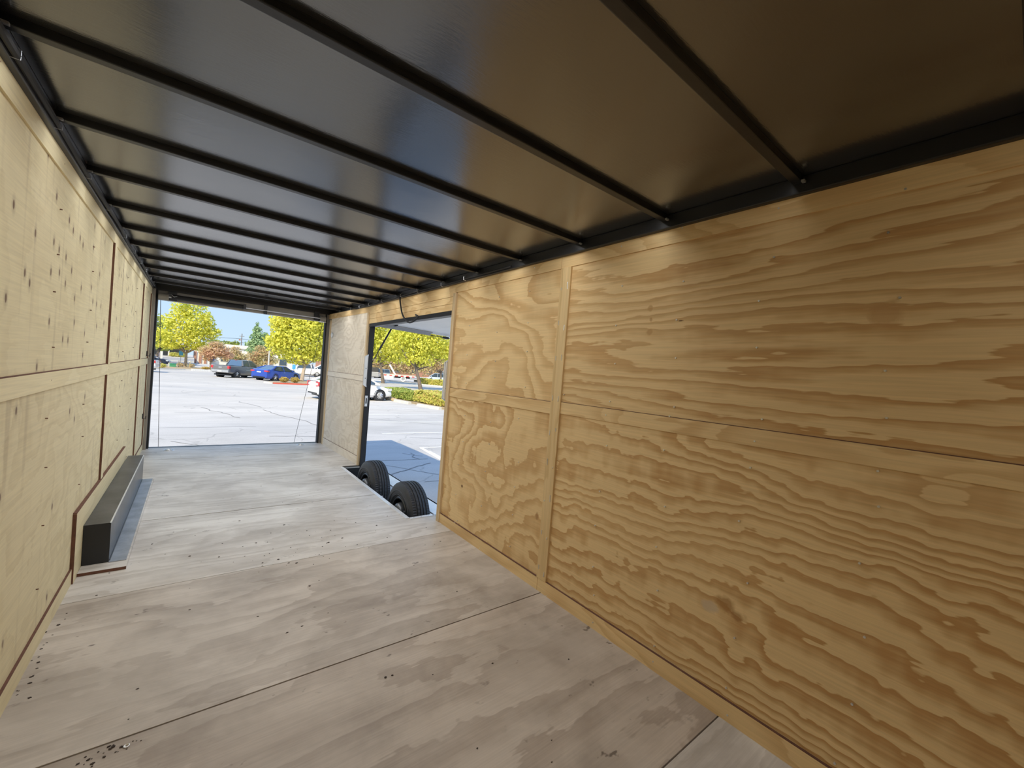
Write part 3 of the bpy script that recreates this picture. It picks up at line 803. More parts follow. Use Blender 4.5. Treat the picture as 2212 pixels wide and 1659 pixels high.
# ================================================================== OUTSIDE
def gz(y): return GZ - .006 * min(40, max(0, y - 9))
def ground_material():
    m_, t, b = new_mat('worn_parking_lot')
    setp(b, .9, 0, .25)
    v = t.vec((1, 1, 1))
    big = t.ramp(t.noise(t.vec((.03, .10, 1)), 1.0, 4, .6, .5), [(.35, (.86, .87, .89)), (.65, (1.07, 1.05, 1.02))])
    mid = t.ramp(t.noise(t.vec((.35, .9, 1), (3, 1, 0), (0, 0, .3)), 1.0, 5, .62, .6), [(.3, .86), (.7, 1.08)])
    fine = t.ramp(t.noise(v, 40, 3, .7), [(.25, .88), (.75, 1.08)])
    vo = t.n('TexVoronoi'); vo.feature = 'DISTANCE_TO_EDGE'; vo.inputs['Scale'].default_value = 1.0
    vv = t.vec((.42, .42, 1), (0, 0, 0), (0, 0, .5))
    wob = t.n('TexNoise'); wob.inputs['Scale'].default_value = 2.2; wob.inputs['Detail'].default_value = 4
    t.l(vv, wob.inputs['Vector'])
    mv = t.n('VectorMath', operation='MULTIPLY_ADD'); mv.inputs[1].default_value = (.5, .5, 0)
    t.l(wob.outputs['Color'], mv.inputs[0]); t.l(vv, mv.inputs[2]); t.l(mv.outputs[0], vo.inputs['Vector'])
    crack = t.ramp(vo.outputs['Distance'], [(.004, .80), (.012, 1.0)])
    keep = t.ramp(t.noise(t.vec((.12, .2, 1), (5, 5, 0)), 1.0, 2, .5), [(.46, 1.0), (.58, 0.0)])
    crack = t.math('MAXIMUM', crack, keep)
    c = t.mix(1.0, GROUND_COL, big, 'MULTIPLY')
    for q in (mid, fine, crack): c = t.mix(1.0, c, q, 'MULTIPLY')
    t.l(c, b.inputs['Base Color'])
    return m_
gm = ground_material()
gr = MB()
for (ya, yb) in ((-60, 9), (9, 49), (49, 330)):
    gr.hexa([(-200, ya, gz(ya) - .3), (260, ya, gz(ya) - .3), (260, yb, gz(yb) - .3), (-200, yb, gz(yb) - .3), (-200, ya, gz(ya)), (260, ya, gz(ya)), (260, yb, gz(yb)), (-200, yb, gz(yb))])
ground = tag(gr.build('ground', gm), kind='structure')
M['paint_white'] = plain('worn_white_paint', (.80, .79, .76), .8, var=.15, vscale=8)
M['crack'] = plain('crack_filler', (.27, .265, .26), .9)
def stripe(name, pts, wd, mat, dz=.004):
    mb = MB()
    P = [Vector((x, y, gz(y) + dz)) for x, y in pts]
    vs = []
    for i, p in enumerate(P):
        d = (P[min(i + 1, len(P) - 1)] - P[max(i - 1, 0)]); d.z = 0; d.normalize(); n = Vector((-d.y, d.x, 0)) * wd / 2
        vs += [p + n, p - n]
    return mb.add(vs, [(2 * i, 2 * i + 1, 2 * i + 3, 2 * i + 2) for i in range(len(P) - 1)]).build(name, mat, ground)
for pts in ([(4.5, 11.83), (9.6, 11.75)], [(4.75, 14.45), (9.8, 14.3)], [(5.2, 16.7), (9.9, 16.9)], [(4.6, 9.45), (9.5, 9.3)], [(4.62, 9.45), (4.42, 7.7), (4.3, 6.2)], [(4.7, 19.6), (9.3, 19.6)], [(4.3, 22.0), (9.3, 22.4)],
            [(4.4, 20.2), (8.2, 20.3)], [(4.6, 9.0), (4.35, 6.4)]):
    stripe('stall_line', pts, .10, M['paint_white'])
rc = random.Random(3)
def crack(a, b, n, amp, wd=.022):
    a, b = Vector((*a, 0)), Vector((*b, 0)); nn = (b - a).normalized(); nn = Vector((-nn.y, nn.x, 0)); pts = []
    off = 0
    for i in range(n + 1):
        off += rc.uniform(-amp, amp); p = a.lerp(b, i / n) + nn * off * (0 if i == 0 else 1)
        pts.append((p.x, p.y))
    stripe('crack', pts, wd, M['crack'], .006)
for a, b, n, am, wd in (((2.3, 8.35), (4.2, 8.25), 9, .02, .018), ((2.9, 7.1), (4.1, 7.75), 14, .03, .03), ((3.3, 6.5), (4.4, 6.45), 7, .015, .016), ((4.0, 8.2), (4.15, 8.9), 8, .05, .02), ((3.9, 8.9), (4.2, 8.5), 7, .05, .016), ((2.9, 8.2), (4.0, 6.3), 10, .02, .014),
                    ((0.3, 18.8), (1.3, 15.6), 12, .10, .03), ((2.2, 18.2), (3.2, 13.0), 14, .09, .03), ((-.6, 13.5), (1.5, 13.6), 10, .04, .02), ((1.6, 11.8), (3.0, 11.2), 12, .09, .03), ((-.4, 17), (3.5, 17.2), 12, .04, .018),
                    ((1.7, 21.5), (2.4, 19.2), 9, .08, .028), ((-.3, 11.4), (.8, 10.2), 10, .07, .02), ((-.6, 24), (4, 24.6), 14, .06, .02), ((5.3, 15.6), (8.5, 12.5), 12, .05, .02), ((5, 11.0), (7.5, 10.1), 12, .05, .02)):
    crack(a, b, n, am, wd)

# ---- kerbs and islands
M['kerb'] = plain('pale_concrete_kerb', (.62, .60, .55), .85, var=.12)
M['kerb_red'] = plain('red_painted_kerb', (.62, .10, .055), .7, var=.15)
M['mulch'] = plain('dry_mulch_soil', (.42, .33, .21), .95, var=.3, vscale=3)
M['road'] = plain('far_road_asphalt', (.33, .32, .31), .9, var=.1)
def kerb_run(parent, pts, h=.115, wd=.16, mat='kerb', name='kerb'):
    for (xa, ya), (xb, yb) in zip(pts[:-1], pts[1:]):
        d = Vector((xb - xa, yb - ya, 0)).normalized(); n = Vector((-d.y, d.x, 0)) * wd / 2
        a, b = Vector((xa, ya, gz(ya))), Vector((xb, yb, gz(yb)))
        U = Vector((0, 0, h))
        MB().hexa([a - n, b - n, b + n, a + n, a - n * .8 + U, b - n * .8 + U, b + n * .8 + U, a + n * .8 + U]).build(name, M[mat], parent)
def island(label, cx, cy, outline, red=()):
    r_ = empty('planting_island', (cx, cy, gz(cy))); tag(r_, label, 'planting island')
    k = empty('kerb_edge', (0, 0, 0))
    for i in range(len(outline)):
        a, b = outline[i], outline[(i + 1) % len(outline)]
        n0 = len(bpy.data.objects)
        kerb_run(None, [a, b], mat='kerb_red' if i in red else 'kerb')
    bpy.data.objects.remove(k)
    s_ = MB().prism([(x, y) for x, y in outline], 0, .12, 'z')
    s_.v = [(x, y, z + gz(y) - .01) for x, y, z in s_.v]
    s_.build('soil', M['mulch'])
    for o in [q for q in COL.objects if q.parent is None and q.name.split('.')[0] in ('kerb', 'soil')]:
        o.parent = r_; o.matrix_parent_inverse = Matrix.Translation(r_.location).inverted()
    return r_
island('planting island with a red painted kerb beside the blue sedan', 7.2, 42,
       [(4.75, 39.6), (5.3, 39.0), (6.2, 39.15), (7.0, 39.3), (8.0, 39.5), (9.4, 42), (11.5, 46.5), (10.6, 47.3), (8.3, 45.4), (6.8, 43.2), (5.2, 40.6)], red=(1, 2, 3, 4))
island('long pale-kerbed planting strip behind the parked pickup', 1.0, 62.5, [(-8, 57.5), (-3.2, 58.7), (-.7, 60.9), (1.0, 61.6), (4.2, 63.2), (8.5, 67), (8.0, 68.2), (3.6, 67.2), (-.4, 71), (-4, 70), (-9, 66)])
hs = empty('planting_bed', (10.6, 22.5, gz(22))); tag(hs, 'planting bed with pale wheel stops under the two clipped hedges', 'planting bed')
q = MB().prism([(10.05, 27.5), (10.35, 22), (10.65, 19.0), (13.5, 17.5), (15, 20), (13.5, 29)], 0, .10, 'z'); q.v = [(x, y, z + gz(y) - .01) for x, y, z in q.v]
o = q.build('soil', M['mulch']); o.parent = hs; o.matrix_parent_inverse = Matrix.Translation(hs.location).inverted()
for (a, b, lab) in (((9.75, 23.9), (9.95, 22.2), 'pale concrete wheel stop in front of the dark green hedge'), ((10.0, 21.2), (10.32, 19.2), 'pale concrete wheel stop in front of the yellow-green hedge, nearest the side doorway'),
                    ((-.1, 60.0), (1.6, 60.9), 'white wheel stop by the planting strip behind the grey pickup')):
    n0 = set(COL.objects)
    kerb_run(None, [a, b], .14 if b[0] > 5 else .2, .22 if b[0] > 5 else .3, 'kerb' if b[0] > 5 else 'paint_white', 'wheel_stop')
    o = [x for x in COL.objects if x not in n0][0]; tag(o, lab, 'wheel stop', 'concrete wheel stops')

# ---- vegetation
def leaf_mat(name, c1, c2, c3, tr=.42):
    m_, t, b = new_mat(name)
    setp(b, .6, 0, .2)
    v = t.vec((1, 1, 1))
    n1 = t.noise(v, .7, 3, .6); n2 = t.noise(v, 5.0, 2, .6)
    c = t.mix(t.ramp(n1, [(.35, 0.0), (.65, 1.0)]), c1, c2)
    c = t.mix(t.ramp(n2, [(.5, 0.0), (.72, 1.0)]), c, c3)
    t.l(c, b.inputs['Base Color'])
    tl = t.n('BsdfTranslucent'); t.l(c, tl.inputs[0])
    mx = t.n('MixShader'); mx.inputs[0].default_value = tr
    t.l(b.outputs[0], mx.inputs[1]); t.l(tl.outputs[0], mx.inputs[2])
    t.l(mx.outputs[0], m_.node_tree.nodes['Material Output'].inputs[0])
    return m_
M['leaf_yellow'] = leaf_mat('yellow_green_maple_leaves', (.80, .77, .14), (.66, .70, .12), (.92, .84, .20))
M['leaf_green'] = leaf_mat('green_leaves', (.36, .44, .12), (.44, .50, .13), (.58, .58, .18))
M['leaf_conifer'] = leaf_mat('conifer_needles', (.28, .44, .22), (.36, .50, .26), (.50, .60, .32), .15)
M['leaf_red'] = leaf_mat('russet_leaves', (.72, .46, .32), (.62, .56, .30), (.80, .54, .38))
M['leaf_rust'] = leaf_mat('green_and_russet_leaves', (.62, .56, .28), (.72, .48, .32), (.54, .56, .26))
M['hedge_dark'] = leaf_mat('dark_hedge_leaves', (.34, .44, .10), (.46, .52, .13), (.64, .62, .20))
M['hedge_yellow'] = leaf_mat('yellow_hedge_leaves', (.68, .66, .18), (.60, .60, .15), (.76, .54, .24))
M['bush_gold'] = leaf_mat('golden_bush_leaves', (.62, .47, .12), (.55, .42, .12), (.70, .56, .2))
M['bark'] = plain('pale_bark', (.42, .34, .26), .9, var=.3, vscale=4)
M['bark_dark'] = plain('grey_brown_bark', (.20, .16, .13), .9, var=.3, vscale=4)
rg = np.random.default_rng(11)
def leaves(blobs, n, size, shell=.45):
    vol = np.array([b[3] * b[4] * b[5] for b in blobs]) ** .75; vol /= vol.sum()
    idx = rg.choice(len(blobs), n, p=vol)
    B = np.array(blobs, float)[idx]
    d = rg.normal(size=(n, 3)); d /= np.linalg.norm(d, axis=1)[:, None]
    r = rg.random(n) ** shell * (1 + rg.normal(size=n) * .06)
    return B[:, :3] + d * r[:, None] * B[:, 3:6], d
def leaf_mesh(name, P, D, size, mat, parent, droop=.3):
    n = len(P)
    nr = D * .55 + rg.normal(size=(n, 3)) * .7 + np.array([0, 0, .25]); nr /= np.linalg.norm(nr, axis=1)[:, None]
    a = np.cross(nr, rg.normal(size=(n, 3))); a /= np.linalg.norm(a, axis=1)[:, None]
    b = np.cross(nr, a)
    s = size * (.6 + .8 * rg.random(n))[:, None]
    V = np.stack([P - a * s * .5, P + b * s * .34, P + a * s * .55, P - b * s * .34], 1).reshape(-1, 3)
    me = bpy.data.meshes.new(name)
    me.vertices.add(4 * n); me.loops.add(4 * n); me.polygons.add(n)
    me.vertices.foreach_set('co', V.astype(np.float32).ravel())
    me.loops.foreach_set('vertex_index', np.arange(4 * n, dtype=np.int32))
    me.polygons.foreach_set('loop_start', np.arange(0, 4 * n, 4, dtype=np.int32))
    me.update(calc_edges=True)
    return link(name, me, mat, parent)
def tree(name, label, base, fork, blobs, n, size, leaf, bark='bark', r0=.16, lean=(0, 0), group=None, shell=.45, nb=8):
    """blobs and fork heights are in world metres; the trunk stands at base"""
    x, y = base; z = gz(y) + (.112 if y < 46 and x < 12 or 57 < y < 71 and -9 < x < 8.5 else -.02)
    t = empty(name, (x, y, z)); tag(t, label, 'tree', group)
    bl = [(b[0] - x, b[1] - y, b[2] - z, *b[3:]) for b in blobs]
    fz = fork - z
    tk = MB().tube([(0, 0, 0), (lean[0] * .3, lean[1] * .3, fz * .35), (lean[0] * .7, lean[1] * .7, fz * .7), (lean[0], lean[1], fz)], [r0 * 1.25, r0, r0 * .85, r0 * .75], 9)
    tk.build('trunk', M[bark], t, smooth=True)
    br = MB()
    for i in range(nb):
        b = bl[i % len(bl)]
        e_ = Vector(b[:3]) + Vector((rg.uniform(-.5, .5) * b[3], rg.uniform(-.5, .5) * b[4], rg.uniform(-.2, .6) * b[5]))
        s_ = Vector((lean[0], lean[1], fz * rg.uniform(.85, 1.0)))
        mid = s_.lerp(e_, .5) + Vector((0, 0, -.12 * (e_ - s_).length))
        br.tube([s_, mid, e_], [r0 * .42, r0 * .28, r0 * .10], 6)
    br.build('branches', M[bark], t, smooth=True)
    P, D = leaves(bl, n, size, shell)
    tag(leaf_mesh('foliage', P, D, size, M[leaf], t), kind='stuff')
    return t

def ell(cx, cy, cz, rx, ry, rz, k, spread=.75, rr=(.3, .5)):
    """a crown as a core and k lobes"""
    out_ = [(cx, cy, cz, rx * .72, ry * .72, rz * .72)]
    for i in range(k):
        d = rg.normal(size=3); d /= np.linalg.norm(d)
        if d[2] < -.5: d[2] = -d[2] * .5
        f_ = rg.uniform(*rr)
        out_.append((cx + d[0] * rx * spread, cy + d[1] * ry * spread, cz + d[2] * rz * spread, rx * f_, ry * f_, rz * f_))
    return out_
tree('maple_tree', 'yellow-green maple at the left of the ramp opening, trunk in the far planting strip', (-.80, 69.0), 1.3,
     [(-1.0, 68, 3.3, 2.5, 2.4, 1.7), (-.2, 68, 5.0, 2.1, 2.1, 1.7), (-1.6, 68, 6.6, 1.2, 1.3, 1.5), (-.5, 68, 6.9, 1.0, 1.2, 1.2), (1.0, 68, 5.9, .9, 1.2, 1.1), (1.5, 68, 4.0, 1.2, 1.4, .8), (2.35, 68, 4.5, .55, .8, .35),
      (1.4, 68, 5.2, .7, 1, .9), (-2.6, 68, 5.0, 1.1, 1.4, 1.1), (-3.3, 68, 3.2, 1.2, 1.5, 1.0), (-2.5, 68, 2.0, 1.5, 1.5, .5), (.6, 68, 2.2, 1.4, 1.5, .6), (-1.6, 67, 8.0, .5, .6, .7), (-.1, 68, 8.1, .6, .7, .6), (.7, 68, 7.4, .5, .6, .6)], 6200, .30, 'leaf_yellow', r0=.17, nb=10)
tree('maple_tree', 'yellow-green maple behind the red-kerbed island at the right of the ramp opening', (8.55, 44.9), 1.0,
     [(8.4, 46.6, 3.6, 2.4, 2.4, 2.4), (7.2, 46.6, 4.2, 1.5, 1.6, 1.8), (7.5, 46.6, 5.6, 1.2, 1.4, 1.2), (9.4, 46.6, 5.2, 1.8, 1.8, 1.6), (6.6, 46.6, 2.7, 1.2, 1.4, 1.1), (10.0, 46.6, 2.4, 1.5, 1.6, 1.1), (8.4, 46.2, 1.7, 1.6, 1.5, .8), (6.5, 46.6, 5.0, 1.0, 1.2, 1.0), (7.0, 46.4, 6.3, 1.1, 1.2, .9), (9.0, 46, 6.9, 1.8, 1.4, 1.0), (10.9, 46.6, 5.7, 1.5, 1.4, 1.3), (11.6, 46.6, 2.6, 1.0, 1.2, .9), (11, 46.6, 3.8, 1.3, 1.4, 1.8), (6.0, 46.6, 3.2, .8, 1, .6)],
     12500, .27, 'leaf_yellow', r0=.17, lean=(.35, .8), nb=8)
tree('maple_tree', 'yellow-green maple behind the hedges, trunk just right of the grey van', (20.1, 53.8), 1.9,
     [(19.6, 54.5, 4.2, 3.2, 2.6, 2.4), (17.3, 54.5, 5.0, 2.4, 2.2, 2.6), (21.5, 54.5, 5.4, 2.6, 2.4, 2.3), (18.6, 54.5, 7.0, 2.4, 2.2, 1.6), (16.5, 54, 3.0, 1.6, 1.6, 1.2), (21.8, 54.5, 3.2, 2.0, 2.0, 1.2), (16.2, 54.5, 6.6, 1.3, 1.3, 1.3)], 11000, .30, 'leaf_yellow', 'bark_dark', r0=.20, lean=(-.55, 0))
tree('maple_tree', 'yellow-green maple overhanging the yellow hedge, leaning trunk nearest the side doorway', (19.5, 41.0), 1.7,
     [(19.0, 41.8, 3.9, 2.5, 2.2, 1.7), (17.0, 41.8, 4.5, 1.7, 1.7, 1.6), (20.8, 41.8, 4.4, 2.0, 2.0, 1.8), (18.6, 41.8, 5.8, 2.2, 2.0, 1.3), (21.0, 41.8, 6.3, 2.0, 2, 1.4), (22.6, 41.5, 3.8, 1.6, 1.6, 1.4), (19.2, 41.5, 2.5, 2.0, 1.8, .8)], 11000, .26, 'leaf_yellow', 'bark_dark', r0=.19, lean=(-.75, 0))
tree('conifer_tree', 'blue-green conifer on the skyline between the two maples', (9.1, 86), 2.2,
     [(9.1, 86, 2.6, 2.1, 2, .9), (9.1, 86, 3.8, 1.8, 1.7, 1.0), (8.9, 86, 5.0, 1.35, 1.3, .9), (8.7, 86, 6.1, .8, .8, .8), (8.6, 86, 7.0, .3, .3, .7), (7.6, 86, 3.6, .8, .8, .4), (10.7, 86, 4.2, .7, .8, .4), (10.0, 86, 5.6, .6, .7, .35)], 3600, .34, 'leaf_conifer', 'bark_dark', r0=.25)
tree('crape_myrtle', 'small russet tree with a thin pale trunk left of the pickup', (1.68, 64.6), .35,
     [(1.7, 64.5, 1.4, 1.3, 1.2, .7), (2.6, 64.5, 1.9, 1.3, 1.2, .75), (1.2, 64.5, 1.8, .9, .9, .6), (2.2, 64.5, 2.6, .9, 1, .45), (3.4, 64.5, 1.3, .8, .8, .5), (1.4, 64.5, .75, .6, .6, .35)], 2600, .24, 'leaf_red', r0=.10, lean=(.05, 0))
tree('crape_myrtle', 'russet and green tree behind the pickup cab', (5.0, 77), .2,
     [(4.8, 77, 1.1, 1.2, 1.2, .8), (5.8, 77, 1.2, 1.0, 1, .7), (5.0, 77, 2.0, .9, .9, .8), (4.0, 77, .9, .7, .8, .6), (5.9, 77, .4, 1.1, 1, .5)], 2200, .26, 'leaf_rust', 'bark_dark', r0=.10)
tree('crape_myrtle', 'russet and green tree behind the blue sedan, below the conifer', (9.0, 80), .1,
     [(7.9, 80, 1.4, 1.35, 1.2, 1.05), (9.3, 80, 1.95, 1.35, 1.2, 1.15), (10.3, 80, 2.5, .95, 1, .95), (8.6, 80, .55, 1.7, 1.4, .65), (8.6, 80, 2.9, .85, .8, .55), (10.5, 80, 1.0, 1.05, 1, .75)], 3000, .26, 'leaf_rust', 'bark_dark', r0=.12)
tree('crape_myrtle', 'reddish tree at the right edge of the side doorway view, behind the maples', (33, 62), 1.2,
     [(32.5, 62, 3.4, 2.0, 2, 2.0), (31.2, 62, 4.4, 1.5, 1.6, 1.6), (33.5, 62, 5.0, 1.8, 1.8, 1.8), (31.5, 62, 2.4, 1.2, 1.2, .8)], 3600, .30, 'leaf_rust', 'bark_dark', r0=.16)
tree('shade_tree', 'darker green tree behind the left maple, above the black car', (-4.4, 79.5), 1.5,
     [(-4.4, 79.5, 3.3, 2.1, 1.9, 1.5), (-5.3, 79.5, 5.0, 1.9, 1.9, 1.9), (-3.4, 79.5, 2.1, 1.5, 1.5, .85)], 2600, .36, 'leaf_green', 'bark_dark', r0=.2, lean=(.3, 0))
tree('shade_tree', 'rounded green tree on the skyline behind the cream building', (6.6, 122), 2.2, [(6.1, 122, 3.8, 1.4, 1.3, .9), (7.9, 122, 4.0, 1.0, 1, 1.0), (3.9, 122, 4.0, 1.6, 1.5, .8)], 1500, .4, 'leaf_green', 'bark_dark', r0=.2)
tree('shade_tree', 'dark green tree filling the gap under the maples behind the flatbed', (34, 92), .6, [(28, 92, 2.0, 4.0, 2, 2.0), (34, 92, 2.2, 4.5, 2, 2.2), (40, 92, 2.4, 4.5, 2, 2.4), (46, 92, 2.4, 4.0, 2, 2.4)], 4200, .5, 'leaf_rust', 'bark_dark', r0=.25)

def hedge(name, label, poly, h, n, size, leaf, group=None):
    """clipped hedge along a path: leaves on and in a box-shaped body"""
    (xa, ya), (xb, yb) = poly; z = gz((ya + yb) / 2) + (.105 if ya < 30 else 0)
    z += 1.075 if ya > 90 else 0
    t = empty(name, (xa, ya, z)); tag(t, label, 'hedge', group)
    d = np.array([xb - xa, yb - ya], float); L = np.linalg.norm(d); d /= L; nn = np.array([-d[1], d[0]])
    wd = 1.3
    u = rg.random(n) * (L + .3) - .15; v = (rg.random(n) - .5) * wd; w_ = rg.random(n) * h
    side = rg.random(n)
    v = np.where(side < .4, wd / 2 * (1 + rg.normal(size=n) * .06), np.where(side < .55, -wd / 2, v)); w_ = np.where(side > .55, h * (1 + rg.normal(size=n) * .035) + .07 * np.sin(u * 2.1), w_)
    P = np.stack([d[0] * u + nn[0] * v, d[1] * u + nn[1] * v, w_ + .05], 1)
    D = np.stack([nn[0] * np.sign(v), nn[1] * np.sign(v), np.where(side > .55, 1.2, .1)], 1)
    tag(leaf_mesh('foliage', P, D, size, M[leaf], t), kind='stuff')
    st_ = MB()
    for k in range(7):
        q_ = d * (.3 + k * (L - .6) / 6)
        st_.tube([(q_[0], q_[1], 0), (q_[0] + .05, q_[1], h * .8)], [.03, .015], 5)
    tag(st_.build('stems', M['bark_dark'], t), kind='stuff')
    core = MB()
    a, b = d * .15, d * (L - .15); c_ = nn * (wd / 2 - .12)
    core.hexa([(*(a - c_), .02), (*(b - c_), .02), (*(b + c_), .02), (*(a + c_), .02), (*(a - c_), h - .1), (*(b - c_), h - .1), (*(b + c_), h - .1), (*(a + c_), h - .1)])
    core.build('inner_growth', M[leaf], t)
    return t
hedge('clipped_hedge', 'dark green clipped hedge right of the white car, behind the pale wheel stop', ((10.75, 27.0), (11.2, 23.4)), .48, 5200, .13, 'hedge_dark')
hedge('clipped_hedge', 'yellow-green clipped hedge with orange tips nearest the side doorway', ((11.2, 23.0), (11.8, 18.2)), .58, 6200, .13, 'hedge_yellow')
hedge('clipped_hedge', 'low yellow-green hedge across the road, in front of the pale blue minivan', ((28.4, 60.0), (35.4, 47.0)), .75, 5200, .25, 'hedge_yellow')
hedge('clipped_hedge', 'low bright hedge under the left maple in front of the grey carport', ((-3.4, 96.6), (-1.2, 96.6)), .5, 420, .25, 'hedge_yellow')
def bush(label, x, y, r, h, leaf, n=700, size=.10, group=None):
    t = empty('round_bush', (x, y, gz(y) + .122)); tag(t, label, 'bush', group)
    P, D = leaves([(0, 0, h * .5, r, r, h * .5), (r * .4, 0, h * .45, r * .7, r * .7, h * .4)], n, size, .3)
    tag(leaf_mesh('foliage', P, D, size, M[leaf], t), kind='stuff')
    MB().tube([(0, 0, 0), (0, 0, h * .6)], [.04, .02], 6).build('stem', M['bark_dark'], t)
bush('golden round bush on the red-kerbed island, left of the pair', 6.25, 40.2, .36, .50, 'bush_gold', group='golden bushes on the red-kerbed island')
bush('golden round bush on the red-kerbed island, right of the pair', 7.18, 40.6, .36, .50, 'bush_gold', group='golden bushes on the red-kerbed island')
bush('low dry bush at the foot of the thin russet tree', 1.2, 63.6, .45, .35, 'bush_gold', 400)
bush('low dry bush beside the pickup tail light in the planting strip', 2.25, 64.2, .40, .5, 'bush_gold', 400)
bush('low russet bush left of the maple trunk', -1.35, 68.2, .40, .55, 'leaf_rust', 350)
bush('low russet bush right of the maple trunk', -.25, 68.0, .45, .55, 'leaf_rust', 350)
bush('small bright green bush below the black car', -2.75, 60.5, .38, .50, 'hedge_yellow', 400)

bk = empty('raised_drive', (-4, 82, gz(80))); tag(bk, 'pale drive rising to the grey carport beyond the far left planting strip', 'driveway')
MB().prism([(0, 0), (15, 1.08), (22, 1.08), (22, 0)], -8, 4.1, 'x').build('slope', M['road'], bk)
MB().box(-8, 4.1, 5.6, 5.9, .38, .52).build('kerb', M['kerb'], bk); MB().box(-8, 4.1, 12.4, 12.7, .86, 1.02).build('kerb', M['kerb'], bk)
# ---- vehicles
M['glass'] = plain('tinted_glass', (.05, .075, .10), .06, 0, .9, var=.05)
M['glass_sky'] = plain('blue_reflecting_glass', (.12, .20, .32), .05, .35, .9, var=.05)
M['wheel_rim'] = plain('silver_wheel', (.62, .62, .63), .3, .7)
M['car_black'] = plain('car_black_plastic', (.018, .018, .02), .55)
M['tail_red'] = plain('red_tail_lamp', (.62, .03, .035), .2, 0, .6, coat=.5)
M['lamp_clear'] = plain('clear_lamp', (.75, .76, .78), .12, .2)
M['plate'] = plain('number_plate', (.80, .80, .78), .4)
def paint(name, c, metal=.0, rough=.28): return plain(name, c, rough, metal, .5, var=.03, coat=.6)
P_BLUE, P_GREY, P_WHITE, P_BLACK, P_ICE, P_SILVER = paint('blue_car_paint', (.02, .07, .42)), paint('grey_car_paint', (.20, .20, .20), .3), paint('white_car_paint', (.82, .82, .82)), paint('dark_blue_car_paint', (.012, .018, .05)), paint('ice_blue_car_paint', (.50, .62, .75)), paint('silver_van_paint', (.42, .42, .42), .2)

def ringsec(x, zb, zt, w0, w1, w2):
    """body cross section at x: sill, widest, shoulder"""
    zm = zb + (zt - zb) * .45
    h = [(w0, zb), (w1, zb + (zt - zb) * .18), (w1, zm), (w2, zt - .05), (w2 - .06, zt)]
    return [(x, a, z) for a, z in h] + [(x, -a, z) for a, z in h[::-1]]

